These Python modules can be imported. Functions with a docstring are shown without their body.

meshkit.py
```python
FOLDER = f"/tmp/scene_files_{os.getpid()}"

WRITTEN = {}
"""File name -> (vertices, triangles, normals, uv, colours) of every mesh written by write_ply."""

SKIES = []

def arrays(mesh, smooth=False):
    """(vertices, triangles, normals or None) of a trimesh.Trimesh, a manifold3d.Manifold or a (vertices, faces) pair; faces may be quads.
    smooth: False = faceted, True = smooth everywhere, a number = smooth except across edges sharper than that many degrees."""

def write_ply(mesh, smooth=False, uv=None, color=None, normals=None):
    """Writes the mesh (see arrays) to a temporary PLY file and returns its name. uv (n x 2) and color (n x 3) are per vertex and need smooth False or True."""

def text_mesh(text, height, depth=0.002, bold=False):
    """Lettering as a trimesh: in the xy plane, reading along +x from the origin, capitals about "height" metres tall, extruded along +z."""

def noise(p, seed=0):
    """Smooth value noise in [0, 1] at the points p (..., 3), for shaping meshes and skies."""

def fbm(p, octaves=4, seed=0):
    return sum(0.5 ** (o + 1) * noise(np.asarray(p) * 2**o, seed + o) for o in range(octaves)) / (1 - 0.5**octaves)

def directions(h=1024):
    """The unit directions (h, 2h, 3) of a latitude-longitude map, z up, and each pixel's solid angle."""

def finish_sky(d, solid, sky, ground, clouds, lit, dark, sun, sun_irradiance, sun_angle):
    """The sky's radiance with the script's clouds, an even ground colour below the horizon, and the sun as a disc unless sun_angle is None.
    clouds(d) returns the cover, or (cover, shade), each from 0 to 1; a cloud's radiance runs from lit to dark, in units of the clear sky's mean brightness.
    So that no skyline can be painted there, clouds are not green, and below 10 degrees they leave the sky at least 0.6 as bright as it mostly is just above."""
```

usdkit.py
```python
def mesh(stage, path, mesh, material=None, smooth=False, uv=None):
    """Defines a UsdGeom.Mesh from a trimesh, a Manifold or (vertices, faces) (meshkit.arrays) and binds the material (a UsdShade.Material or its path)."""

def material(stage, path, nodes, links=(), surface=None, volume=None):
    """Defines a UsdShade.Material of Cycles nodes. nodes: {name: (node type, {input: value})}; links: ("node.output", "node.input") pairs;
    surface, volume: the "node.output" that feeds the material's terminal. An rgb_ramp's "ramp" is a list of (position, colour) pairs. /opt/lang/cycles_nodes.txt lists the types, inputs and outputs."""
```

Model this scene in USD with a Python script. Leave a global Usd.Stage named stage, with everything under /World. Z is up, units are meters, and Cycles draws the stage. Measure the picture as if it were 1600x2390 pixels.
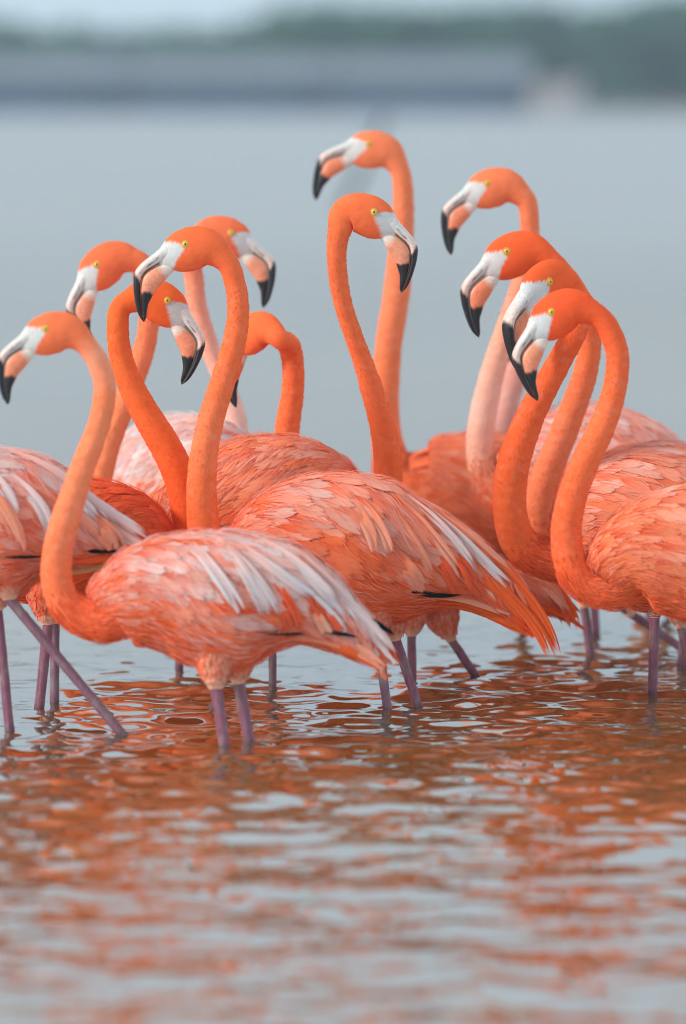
import math
import numpy as np
import trimesh
import usdkit, meshkit
from pxr import Usd, UsdGeom, UsdLux, UsdShade, Gf, Sdf, Vt

stage = Usd.Stage.CreateInMemory()
UsdGeom.SetStageUpAxis(stage, UsdGeom.Tokens.z)
UsdGeom.SetStageMetersPerUnit(stage, 1.0)
world = UsdGeom.Xform.Define(stage, '/World')
stage.SetDefaultPrim(world.GetPrim())

# ------------------------------------------------------------------ camera
W, H = 1600.0, 2390.0                 # photograph pixels
PX = 8.89e-5                          # radians per photograph pixel at the centre
Y_HOR = 205.0                         # row of the true horizon
PITCH = math.atan((H / 2 - Y_HOR) * PX)
CAM_H = 9.0 * math.tan(PITCH + math.atan((1738 - H / 2) * PX))
EXPOSURE = 0.93
FOCUS = 9.65
FSTOP = 1.9
F_MM = 24.0 / (W * PX)
cam = UsdGeom.Camera.Define(stage, '/World/camera')
cam.CreateHorizontalApertureAttr(24.0)
cam.CreateVerticalApertureAttr(24.0 * H / W)
cam.CreateFocalLengthAttr(F_MM)
cam.CreateFStopAttr(FSTOP)
cam.CreateFocusDistanceAttr(FOCUS)
cam.CreateClippingRangeAttr(Gf.Vec2f(0.1, 20000))
cam.CreateExposureAttr(EXPOSURE)
xf = UsdGeom.Xformable(cam)
xf.AddTranslateOp().Set(Gf.Vec3d(0, 0, CAM_H))
xf.AddRotateXOp().Set(90 - math.degrees(PITCH))

# ------------------------------------------------------------------ light
SUN = np.array([-0.80, -0.36, 0.52]); SUN /= np.linalg.norm(SUN)
SUN_I, SUN_ANGLE = 0.40, 12.0
SKY_STRENGTH = 0.15
CLOUD = (2.66, 3.24, 3.66)
sun_el, sun_rot = math.asin(SUN[2]), math.atan2(SUN[0], SUN[1])
sky_mat = usdkit.material(stage, '/World/Looks/overcast_sky', {
    'sky': ('sky_texture', dict(sky_type='single_scattering', sun_disc=False, sun_elevation=sun_el, sun_rotation=sun_rot)),
    'tc': ('texture_coordinate', {}),
    'map': ('mapping', dict(scale=(1.0, 1.0, 3.0))),
    'n': ('noise_texture', dict(scale=2.2, detail=5.0, roughness=0.55)),
    'r': ('rgb_ramp', dict(ramp=[(0.3, (0.74, 0.76, 0.80)), (0.7, (1.0, 1.0, 1.0))])),
    'c': ('mix_color', dict(blend_type='multiply', fac=1.0, a=CLOUD, use_clamp=False)),
    'm': ('mix_color', dict(fac=0.95, use_clamp=False)),
    'bg': ('background_shader', dict(strength=SKY_STRENGTH)),
}, [('tc.generated', 'map.vector'), ('map.vector', 'n.vector'), ('n.fac', 'r.fac'), ('r.color', 'c.b'),
    ('sky.color', 'm.a'), ('c.result', 'm.b'), ('m.result', 'bg.color')], surface='bg.background')
dome = UsdLux.DomeLight.Define(stage, '/World/sky')
UsdShade.MaterialBindingAPI.Apply(dome.GetPrim()).Bind(sky_mat)
dome.GetPrim().SetCustomDataByKey('kind', 'structure')
sun = UsdLux.DistantLight.Define(stage, '/World/sun')
sun.CreateIntensityAttr(SUN_I); sun.CreateAngleAttr(SUN_ANGLE); sun.CreateNormalizeAttr(True)
sun.CreateColorAttr(Gf.Vec3f(1.0, 0.95, 0.88))
zax = SUN; xax = np.cross([0, 0, 1.0], zax); xax /= np.linalg.norm(xax); yax = np.cross(zax, xax)
M = Gf.Matrix4d(*xax, 0, *yax, 0, *zax, 0, 0, 0, 0, 1)
UsdGeom.Xformable(sun).AddTransformOp().Set(M)

# ------------------------------------------------------------------ helpers
FW = np.array([0, math.cos(PITCH), -math.sin(PITCH)])
UPV = np.array([0, math.sin(PITCH), math.cos(PITCH)])
RT = np.array([1.0, 0, 0])


def at(px, py, depth):
    """World point seen at photograph pixel (px, py) whose distance along the ground (y) is depth."""
    d = FW + (px - W / 2) * PX * RT + (H / 2 - py) * PX * UPV
    return np.array([0, 0, CAM_H]) + d * (depth / d[1])


def lin(r, g, b):
    c = np.array([r, g, b], float) / 255
    return np.where(c <= 0.04045, c / 12.92, ((c + 0.055) / 1.055) ** 2.4)


used = {}


def numbered(parent, name):
    k = parent + '/' + name
    n = used.get(k, 0); used[k] = n + 1
    return k if n == 0 else f'{k}_{n:03d}'


def keys(prim, label=None, cat=None, group=None, kind=None):
    for k, v in (('label', label), ('category', cat), ('group', group), ('kind', kind)):
        if v:
            prim.SetCustomDataByKey(k, v)


def thing(name, label, cat, group=None, loc=None):
    x = UsdGeom.Xform.Define(stage, numbered('/World', name))
    if loc is not None:
        x.AddTranslateOp().Set(Gf.Vec3d(*map(float, loc)))
    keys(x.GetPrim(), label, cat, group)
    return str(x.GetPath())


def vnormals(v, f):
    n = np.zeros_like(v)
    fn = np.cross(v[f[:, 1]] - v[f[:, 0]], v[f[:, 2]] - v[f[:, 0]])
    for k in range(3):
        for ax in range(3):
            n[:, ax] += np.bincount(f[:, k], fn[:, ax], len(v))
    ln = np.linalg.norm(n, axis=1, keepdims=True)
    return np.where(ln > 0, n / np.maximum(ln, 1e-30), [0, 0, 1.0])


def define(parent, name, v, f, mat, col=None, uv=None, smooth=True, origin=None, **kw):
    """One Mesh prim; v in world metres; origin is subtracted (the thing's own place)."""
    path = numbered(parent, name)
    m = UsdGeom.Mesh.Define(stage, path)
    v = np.asarray(v, float); f = np.asarray(f, np.int32)
    vv = v if origin is None else v - origin
    m.CreatePointsAttr(Vt.Vec3fArray.FromNumpy(vv.astype(np.float32)))
    m.CreateFaceVertexCountsAttr(Vt.IntArray.FromNumpy(np.full(len(f), 3, np.int32)))
    m.CreateFaceVertexIndicesAttr(Vt.IntArray.FromNumpy(f.ravel()))
    m.CreateSubdivisionSchemeAttr('none')
    if smooth:
        m.CreateNormalsAttr(Vt.Vec3fArray.FromNumpy(vnormals(v, f).astype(np.float32)))
        m.SetNormalsInterpolation('vertex')
    pv = UsdGeom.PrimvarsAPI(m)
    if col is not None:
        pv.CreatePrimvar('col', Sdf.ValueTypeNames.Color3fArray, 'vertex').Set(Vt.Vec3fArray.FromNumpy(np.asarray(col, np.float32)))
    if uv is not None:
        pv.CreatePrimvar('st', Sdf.ValueTypeNames.TexCoord2fArray, 'vertex').Set(Vt.Vec2fArray.FromNumpy(np.asarray(uv, np.float32)))
    UsdShade.MaterialBindingAPI.Apply(m.GetPrim()).Bind(mat)
    keys(m.GetPrim(), **kw)
    return path


def solid(parent, name, meshes, mat, smooth=30, **kw):
    m = trimesh.util.concatenate(meshes) if isinstance(meshes, list) else meshes
    path = numbered(parent, name)
    p = usdkit.mesh(stage, path, m, mat, smooth=smooth)
    keys(p.GetPrim(), **kw)
    return path


def grid_faces(nr, nc, wrap=False):
    r = np.arange(nr - 1)[:, None]; c = np.arange(nc if wrap else nc - 1)[None]
    a = r * nc + c; b = r * nc + (c + 1) % nc; d = a + nc; e = b + nc
    return np.stack([np.stack([a, b, e], -1), np.stack([a, e, d], -1)], 2).reshape(-1, 3)


def spline(pts, n):
    """Centripetal Catmull-Rom through rows of pts (any width), sampled n times evenly in arc length of the first three columns."""
    from scipy.interpolate import PchipInterpolator, CubicSpline
    pts = np.asarray(pts, float)
    d = np.r_[0, np.cumsum(np.linalg.norm(np.diff(pts[:, :3], axis=0), axis=1) ** 0.75)]
    fine = np.linspace(0, d[-1], 60 * len(pts))
    p = np.column_stack([CubicSpline(d, pts[:, :3])(fine), PchipInterpolator(d, pts[:, 3:])(fine)])
    s = np.r_[0, np.cumsum(np.linalg.norm(np.diff(p[:, :3], axis=0), axis=1))]
    q = np.linspace(0, s[-1], n)
    return np.column_stack([np.interp(q, s, p[:, k]) for k in range(p.shape[1])])


# ------------------------------------------------------------------ materials
L = '/World/Looks/'
m_feather = usdkit.material(stage, L + 'feather', {
    'col': ('attribute', dict(attribute='col')),
    'uv': ('attribute', dict(attribute='st')),
    'geo': ('geometry', {}),
    'sep': ('separate_xyz', {}),
    'abs': ('math', dict(math_type='absolute')),
    'barb': ('math', dict(math_type='multiply_add', value2=-0.35)),      # s - .35 |t|
    'bs': ('math', dict(math_type='multiply', value2=26.0)),
    'ts': ('math', dict(math_type='multiply', value2=1.3)),
    'rs': ('math', dict(math_type='multiply', value2=91.0)),
    'vec': ('combine_xyz', {}),
    'n': ('noise_texture', dict(scale=1.0, detail=3.0, roughness=0.6)),
    'ramp': ('rgb_ramp', dict(ramp=[(0.25, (0.74, 0.68, 0.66)), (0.5, (0.97, 0.96, 0.96)), (0.75, (1.06, 1.1, 1.12))])),
    'mul': ('mix_color', dict(blend_type='multiply', fac=1.0, use_clamp=False)),
    # frayed rim
    's4': ('math', dict(math_type='power', value2=5.0)),
    't4': ('math', dict(math_type='power', value2=5.0)),
    'e': ('math', dict(math_type='maximum')),
    'th': ('math', dict(math_type='multiply_add', value2=1.7, value3=-0.2)),
    'cut': ('math', dict(math_type='greater_than')),
    'bmp': ('bump', dict(strength=0.35, distance=0.0012)),
    'p': ('principled_bsdf', dict(roughness=0.72, specular_ior_level=0.08)),
    'tl': ('translucent_bsdf', {}),
    'mx': ('mix_closure', dict(fac=0.13)),
    'tr': ('transparent_bsdf', {}),
    'out': ('mix_closure', {}),
}, [('uv.vector', 'sep.vector'), ('sep.y', 'abs.value1'), ('abs.value', 'barb.value1'), ('sep.x', 'barb.value3'),
    ('barb.value', 'bs.value1'), ('sep.y', 'ts.value1'), ('geo.random_per_island', 'rs.value1'),
    ('bs.value', 'vec.x'), ('ts.value', 'vec.y'), ('rs.value', 'vec.z'), ('vec.vector', 'n.vector'),
    ('n.fac', 'ramp.fac'), ('col.color', 'mul.a'), ('ramp.color', 'mul.b'), ('mul.result', 'p.base_color'), ('mul.result', 'tl.color'),
    ('sep.x', 's4.value1'), ('abs.value', 't4.value1'), ('s4.value', 'e.value1'), ('t4.value', 'e.value2'),
    ('n.fac', 'th.value1'), ('e.value', 'cut.value1'), ('th.value', 'cut.value2'),
    ('n.fac', 'bmp.height'), ('bmp.normal', 'p.normal'),
    ('p.BSDF', 'mx.closure1'), ('tl.BSDF', 'mx.closure2'), ('cut.value', 'out.fac'), ('mx.closure', 'out.closure1'), ('tr.BSDF', 'out.closure2')],
    surface='out.closure')

m_skin = usdkit.material(stage, L + 'short_plumage', {
    'col': ('attribute', dict(attribute='col')),
    'geo': ('geometry', {}),
    'n': ('noise_texture', dict(scale=300.0, detail=3.0, roughness=0.5)),
    'n2': ('noise_texture', dict(scale=38.0, detail=3.0, roughness=0.6)),
    'ramp': ('rgb_ramp', dict(ramp=[(0.28, (0.93, 0.89, 0.87)), (0.5, (1, 1, 1)), (0.72, (1.03, 1.07, 1.1))])),
    'ramp2': ('rgb_ramp', dict(ramp=[(0.3, (0.97, 0.93, 0.91)), (0.7, (1.02, 1.06, 1.08))])),
    'mul': ('mix_color', dict(blend_type='multiply', fac=1.0, use_clamp=False)),
    'mul2': ('mix_color', dict(blend_type='multiply', fac=1.0, use_clamp=False)),
    'bmp': ('bump', dict(strength=0.3, distance=0.001)),
    'p': ('principled_bsdf', dict(roughness=0.8, specular_ior_level=0.05)),
}, [('geo.position', 'n.vector'), ('geo.position', 'n2.vector'), ('n.fac', 'ramp.fac'), ('n2.fac', 'ramp2.fac'), ('col.color', 'mul.a'), ('ramp.color', 'mul.b'),
    ('mul.result', 'mul2.a'), ('ramp2.color', 'mul2.b'), ('mul2.result', 'p.base_color'), ('n.fac', 'bmp.height'), ('bmp.normal', 'p.normal')], surface='p.BSDF')

m_down = usdkit.material(stage, L + 'down', {
    'col': ('attribute', dict(attribute='col')),
    'p': ('principled_bsdf', dict(roughness=0.8, specular_ior_level=0.1)),
}, [('col.color', 'p.base_color')], surface='p.BSDF')

m_bill = usdkit.material(stage, L + 'bill', {
    'col': ('attribute', dict(attribute='col')),
    'geo': ('geometry', {}),
    'n': ('noise_texture', dict(scale=170.0, detail=5.0, roughness=0.65)),
    'ramp': ('rgb_ramp', dict(ramp=[(0.28, (0.74, 0.68, 0.66)), (0.48, (0.95, 0.93, 0.92)), (0.7, (1.06, 1.06, 1.06))])),
    'mul': ('mix_color', dict(blend_type='multiply', fac=1.0, use_clamp=False)),
    'bmp': ('bump', dict(strength=0.25, distance=0.0008)),
    'p': ('principled_bsdf', dict(roughness=0.42, specular_ior_level=0.4)),
}, [('geo.position', 'n.vector'), ('n.fac', 'ramp.fac'), ('col.color', 'mul.a'), ('ramp.color', 'mul.b'), ('mul.result', 'p.base_color'),
    ('n.fac', 'bmp.height'), ('bmp.normal', 'p.normal')], surface='p.BSDF')

m_eye = usdkit.material(stage, L + 'eye', {
    'col': ('attribute', dict(attribute='col')),
    'p': ('principled_bsdf', dict(roughness=0.12, specular_ior_level=0.5)),
}, [('col.color', 'p.base_color')], surface='p.BSDF')

m_leg = usdkit.material(stage, L + 'leg_skin', {
    'col': ('attribute', dict(attribute='col')),
    'geo': ('geometry', {}),
    'map': ('mapping', dict(scale=(1, 1, 0.25))),
    'n': ('noise_texture', dict(scale=220.0, detail=4.0, roughness=0.65)),
    'ramp': ('rgb_ramp', dict(ramp=[(0.3, (0.72, 0.70, 0.72)), (0.5, (1, 1, 1)), (0.7, (1.15, 1.2, 1.15))])),
    'mul': ('mix_color', dict(blend_type='multiply', fac=1.0, use_clamp=False)),
    'bmp': ('bump', dict(strength=0.4, distance=0.001)),
    'p': ('principled_bsdf', dict(roughness=0.5, specular_ior_level=0.35)),
}, [('geo.position', 'map.vector'), ('map.vector', 'n.vector'), ('n.fac', 'ramp.fac'), ('col.color', 'mul.a'), ('ramp.color', 'mul.b'),
    ('mul.result', 'p.base_color'), ('n.fac', 'bmp.height'), ('bmp.normal', 'p.normal')], surface='p.BSDF')

m_water = usdkit.material(stage, L + 'lagoon_water', {
    'geo': ('geometry', {}),
    'sep': ('separate_xyz', {}),
    'far': ('map_range', dict(from_min=11.0, from_max=45.0, to_min=0.015, to_max=0.34, clamp=True)),
    'n2': ('noise_texture', dict(scale=0.6, detail=3.0)),
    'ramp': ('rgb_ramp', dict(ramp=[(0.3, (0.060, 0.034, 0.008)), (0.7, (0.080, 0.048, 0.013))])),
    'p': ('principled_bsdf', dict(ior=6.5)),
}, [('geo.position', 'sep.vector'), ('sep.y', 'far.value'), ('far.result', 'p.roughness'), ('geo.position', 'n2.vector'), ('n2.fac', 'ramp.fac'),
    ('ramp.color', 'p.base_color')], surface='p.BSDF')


def plain(name, c, rough=0.6, noise=40.0, amount=0.2):
    return usdkit.material(stage, L + name, {
        'geo': ('geometry', {}), 'n': ('noise_texture', dict(scale=noise, detail=4.0)),
        'ramp': ('rgb_ramp', dict(ramp=[(0.25, tuple(np.array(c) * (1 - amount))), (0.75, tuple(np.array(c) * (1 + amount)))])),
        'p': ('principled_bsdf', dict(roughness=rough, specular_ior_level=0.3))},
        [('geo.position', 'n.vector'), ('n.fac', 'ramp.fac'), ('ramp.color', 'p.base_color')], surface='p.BSDF')


m_leaf = usdkit.material(stage, L + 'mangrove_leaf', {
    'geo': ('geometry', {}),
    'n': ('noise_texture', dict(scale=0.35, detail=4.0)),
    'ramp': ('rgb_ramp', dict(ramp=[(0.3, (0.026, 0.092, 0.056)), (0.7, (0.055, 0.155, 0.09))])),
    'p': ('principled_bsdf', dict(roughness=0.6, specular_ior_level=0.2)),
    'tl': ('translucent_bsdf', {}), 'mx': ('mix_closure', dict(fac=0.25)),
}, [('geo.position', 'n.vector'), ('n.fac', 'ramp.fac'), ('ramp.color', 'p.base_color'), ('ramp.color', 'tl.color'), ('p.BSDF', 'mx.closure1'), ('tl.BSDF', 'mx.closure2')], surface='mx.closure')
m_bark = plain('mangrove_bark', (0.12, 0.10, 0.08), 0.9, 3.0)
m_mud = plain('mud', (0.16, 0.14, 0.11), 0.9, 0.5)
m_canopy = plain('boat_canopy', (0.24, 0.26, 0.31), 0.6, 2.0, 0.1)
m_hull = plain('boat_hull', (0.09, 0.13, 0.23), 0.4, 2.0)
m_hull2 = plain('pale_hull', (0.46, 0.39, 0.37), 0.4, 2.0, 0.1)
m_boatin = plain('boat_inside', (0.10, 0.12, 0.15), 0.6, 2.0)
m_metal = plain('boat_metal', (0.3, 0.3, 0.32), 0.4, 2.0)
m_stake = plain('stake_wood', (0.06, 0.06, 0.06), 0.9, 12.0)

# ------------------------------------------------------------------ flamingos: data traced from the photograph
# profile: (x, top, bottom) of the body from the chest to the tail; neck: (x, y, half width) from the chest up to the nape; eye and bill tip; depth in metres
TEMPLATE = [(245, -42, 61), (225, -24, 85), (199, -11, 103), (163, 2, 120), (107, 13, 135), (30, 11, 150), (-46, 10, 150), (-122, 8, 138), (-199, -2, 116),
            (-250, -23, 90), (-306, -61, 64), (-360, -97, 44), (-405, -130, 26)]
ORANGE = lin(245, 104, 46)
SAT = lin(240, 92, 38)
RED = lin(236, 74, 40)
PINK = lin(253, 143, 96)
PALE = lin(243, 205, 188)
WHITE = lin(228, 222, 222)
BLACK = np.array([0.012, 0.012, 0.014])

BIRDS = [
 dict(white=0.75, id='F1', label='pale backed flamingo nearest the camera in the middle, white plumes over its back', dir=-1, d=9.0,
      prof=[(245, 1378, 1501), (265, 1338, 1507), (291, 1307, 1512), (327, 1276, 1516), (383, 1251, 1522), (460, 1237, 1547), (536, 1235, 1562), (612, 1249, 1530),
            (689, 1285, 1512), (740, 1330, 1508), (796, 1391, 1522), (850, 1448, 1540), (895, 1500, 1560)],
      neck=[(209, 1444, 47), (162, 1422, 41), (138, 1390, 38), (130, 1343, 36.5), (137, 1266, 35), (168, 1164, 31.5), (204, 1062, 28), (232, 990, 26.5), (243, 940, 26), (246, 888, 25.5), (236, 840, 26), (214, 803, 29)],
      eye=(108, 769), tip=(18, 945), neckcol=[(lin(240, 98, 55), 0), (lin(238, 105, 62), .2), (lin(240, 128, 88), .45), (lin(241, 130, 88), .8), (lin(240, 150, 118), .93), (lin(240, 112, 70), 1)],
      pale=.95, bodycol=lin(244, 112, 66), legs=[((495, 1545), (504, 1605), (524, 1738), 15), ((548, 1530), (556, 1590), (583, 1738), 15)], thigh=(48, 31), plumes=[
        ('W', 30, [(470, 1255), (540, 1300), (600, 1365), (650, 1448)]), ('W', 30, [(540, 1268), (610, 1310), (670, 1355), (732, 1398)]), ('W', 28, [(560, 1252), (640, 1283), (720, 1345), (790, 1420)]),
        ('W', 24, [(430, 1262), (490, 1320), (535, 1385), (560, 1430)]), ('W', 26, [(500, 1262), (560, 1320), (600, 1390), (625, 1440)]),
        ('W', 28, [(650, 1270), (730, 1325), (800, 1395), (870, 1470), (918, 1528)]), ('W', 24, [(700, 1300), (770, 1365), (840, 1440), (890, 1490)]), ('W', 26, [(670, 1330), (730, 1380), (780, 1430), (812, 1472)]),
        ('R', 26, [(610, 1340), (660, 1390), (690, 1440), (700, 1476)]), ('R', 26, [(690, 1360), (730, 1410), (760, 1450), (780, 1480)]), ('O', 30, [(744, 1490), (800, 1505), (860, 1535), (908, 1578)]), ('P', 24, [(640, 1492), (740, 1488), (830, 1515), (900, 1560)]),
        ('K', 13, [(585, 1466), (630, 1476), (690, 1479), (740, 1478)]), ('K', 12, [(730, 1470), (790, 1478), (850, 1490)]), ('K', 16, [(850, 1440), (892, 1463), (928, 1488)]), ('R', 24, [(650, 1400), (665, 1440), (676, 1474)]), ('P', 22, [(720, 1410), (745, 1445), (770, 1482)]), ('R', 22, [(750, 1400), (780, 1440), (800, 1472)]),]),
 dict(white=0.45, id='F2', label='orange flamingo with long red tail plumes, its neck forming the right half of a heart', dir=-1, d=9.53,
      prof=[(548, 1285, 1405), (565, 1240, 1420), (590, 1205, 1430), (630, 1164, 1436), (680, 1127, 1442), (740, 1106, 1446), (800, 1102, 1453), (870, 1117, 1462), (940, 1150, 1452), (1010, 1193, 1428),
            (1080, 1245, 1415), (1140, 1298, 1418), (1190, 1350, 1440), (1240, 1420, 1475)],
      neck=[(520, 1352, 52), (496, 1335, 46), (482, 1290, 42), (475, 1230, 38), (470, 1180, 36), (470, 1130, 35), (473, 1075, 33), (483, 1020, 31), (497, 960, 30), (517, 900, 29), (537, 838, 28), (548, 795, 27), (555, 755, 26), (557, 718, 25), (554, 685, 24), (543, 640, 24)],
      eye=(433, 572), tip=(335, 752), neckcol=[(lin(240, 92, 42), 0), (lin(241, 100, 50), .25), (lin(243, 122, 78), .45), (lin(241, 108, 62), .65), (lin(240, 100, 55), 1)],
      pale=0.75, bodycol=lin(246, 110, 62), legs=[((868, 1440), (882, 1500), (904, 1653), 12.5), ((905, 1440), (922, 1490), (976, 1650), 12.5)], thigh=(40, 26), plumes=[
        ('P', 20, [(860, 1150), (930, 1215), (985, 1290), (1010, 1345)]), ('P', 20, [(900, 1150), (980, 1215), (1040, 1290), (1075, 1345)]), ('P', 20, [(830, 1160), (880, 1220), (905, 1270), (912, 1300)]), ('P', 20, [(800, 1170), (850, 1215), (870, 1260), (876, 1290)]),
        ('W', 20, [(930, 1155), (1010, 1215), (1080, 1290), (1120, 1345)]), ('W', 20, [(980, 1180), (1060, 1240), (1130, 1310), (1190, 1370)]), ('P', 24, [(1010, 1195), (1090, 1250), (1150, 1300), (1215, 1365)]),
        ('O', 22, [(1110, 1290), (1180, 1340), (1240, 1410), (1275, 1470), (1304, 1538)]), ('O', 22, [(1085, 1300), (1155, 1360), (1220, 1425), (1262, 1482), (1287, 1536)]), ('O', 26, [(1060, 1290), (1130, 1350), (1195, 1410), (1240, 1470)]), ('R', 24, [(1040, 1300), (1090, 1350), (1120, 1385), (1135, 1400)]),
        ('F', 8, [(1190, 1370), (1250, 1430), (1285, 1490), (1306, 1540)]), ('F', 8, [(1180, 1380), (1235, 1440), (1268, 1490), (1288, 1538)]), ('F', 7, [(1200, 1350), (1262, 1420), (1290, 1470), (1312, 1545)]), ('F', 9, [(1150, 1400), (1210, 1450), (1250, 1485), (1276, 1510)]),
        ('O', 30, [(1000, 1400), (1090, 1398), (1170, 1432), (1258, 1490)]), ('O', 26, [(980, 1415), (1080, 1412), (1160, 1440), (1225, 1478)]), ('P', 22, [(960, 1398), (1060, 1392), (1130, 1408), (1190, 1432)]),
        ('K', 14, [(940, 1368), (1005, 1388), (1086, 1386)]), ('R', 34, [(1010, 1280), (1045, 1330), (1072, 1390)]), ('R', 30, [(1045, 1285), (1085, 1335), (1105, 1385)]), ('P', 34, [(925, 1290), (958, 1335), (982, 1384)]), ('K', 6, [(1205, 1422), (1222, 1430), (1240, 1443)]),]),
 dict(id='F3', label='flamingo with the slender bright neck facing right, alone in front of the tallest one', dir=-1, d=10.07, neckd=(9.9, 9.72),
      prof=[(790, 1255, 1380), (815, 1210, 1400), (850, 1180, 1410), (900, 1172, 1412), (950, 1185, 1415), (1010, 1216, 1415), (1080, 1266, 1410), (1150, 1306, 1408), (1205, 1325, 1412), (1265, 1352, 1424), (1315, 1400, 1440)],
      neck=[(790, 1325, 60), (808, 1318, 52), (850, 1296, 44), (888, 1240, 38), (904, 1170, 34), (906, 1100, 32), (899, 1030, 31), (887, 970, 29), (872, 925, 27), (855, 868, 24), (837, 818, 21.5), (819, 770, 21), (801, 714, 21), (790, 663, 22), (785, 612, 22), (785, 565, 22.5)],
      eye=(872, 497), tip=(936, 683), headdir=1, skip=2, neckcol=[(lin(240, 95, 45), 0), (lin(240, 98, 48), .4), (lin(240, 112, 66), .8), (lin(242, 105, 60), 1)],
      pale=0.6, bodycol=lin(242, 112, 65), legs=[((958, 1430), (960, 1482), (961, 1574), 11.5), ((1010, 1440), (1052, 1492), (1107, 1574), 11.5)], thigh=(42, 22), plumes=[('O', 16, [(1180, 1312), (1255, 1340), (1306, 1380), (1333, 1425), (1352, 1478)]), ('O', 22, [(1150, 1370), (1230, 1400), (1320, 1442)]), ('P', 18, [(1160, 1310), (1230, 1340), (1290, 1385), (1330, 1440)])]),
 dict(id='F4', label='tallest flamingo, standing at the back with its head above all the others', dir=-1, d=10.85,
      prof=[(962, 1060, 1215), (985, 1038, 1250), (1020, 1022, 1270), (1080, 1012, 1285), (1150, 1012, 1292), (1220, 1024, 1290), (1290, 1056, 1285), (1350, 1104, 1280), (1400, 1160, 1285), (1445, 1225, 1300), (1480, 1280, 1320)],
      neck=[(938, 1140, 74), (922, 1110, 52), (908, 1060, 40), (900, 1010, 35), (898, 960, 32), (900, 890, 31), (904, 825, 31), (912, 765, 31), (926, 680, 31), (931, 620, 29), (937, 560, 27), (941, 495, 24.5), (937, 450, 23), (926, 412, 22.5)],
      eye=(860, 339), tip=(736, 468), neckcol=[(lin(236, 120, 72), 0), (lin(238, 120, 75), .3), (lin(240, 132, 92), .6), (lin(236, 125, 85), 1)],
      pale=0.85, bodycol=lin(243, 130, 80), legs=[((1378, 1275), (1386, 1410), (1390, 1478), 11), ((1212, 1285), (1216, 1420), (1223, 1496), 11)], thigh=(40, 22)),
 dict(white=0.75, id='F5', label='flamingo with a pale pink neck and its head second highest in the flock', dir=-1, d=10.48,
      prof=[(1190, 1072, 1215), (1210, 1035, 1230), (1240, 1002, 1245), (1290, 968, 1255), (1360, 952, 1262), (1430, 958, 1262), (1490, 984, 1258), (1535, 1022, 1255), (1572, 1065, 1255), (1610, 1115, 1262), (1640, 1165, 1275)],
      neck=[(1165, 1142, 58), (1142, 1122, 39), (1124, 1090, 34), (1118, 1050, 32), (1121, 1005, 32), (1131, 945, 31), (1150, 865, 28), (1168, 805, 26), (1184, 760, 25), (1204, 700, 24), (1224, 640, 23), (1237, 580, 22), (1236, 535, 21), (1222, 500, 22)],
      eye=(1136, 431), tip=(1052, 596), neckcol=[(lin(228, 150, 118), 0), (lin(232, 185, 168), .3), (lin(236, 170, 145), .55), (lin(240, 125, 88), .85), (lin(238, 118, 78), 1)],
      pale=.85, bodycol=lin(242, 150, 118), legs=[((1350, 1255), (1362, 1412), (1376, 1522), 11.5), ((1440, 1260), (1472, 1432), (1566, 1496), 11.5)], thigh=(38, 22)),
 dict(white=0.4, id='F6', label='third highest flamingo head on the right, directly above two closely overlapping heads', dir=-1, d=10.2, neckd=(10.2, 10.05),
      prof=[(1345, 1180, 1330), (1362, 1140, 1350), (1385, 1105, 1365), (1420, 1062, 1380), (1470, 1038, 1390), (1540, 1032, 1395), (1610, 1042, 1395), (1680, 1075, 1390), (1750, 1130, 1385), (1810, 1200, 1390), (1860, 1270, 1400), (1900, 1330, 1415)],
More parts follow.
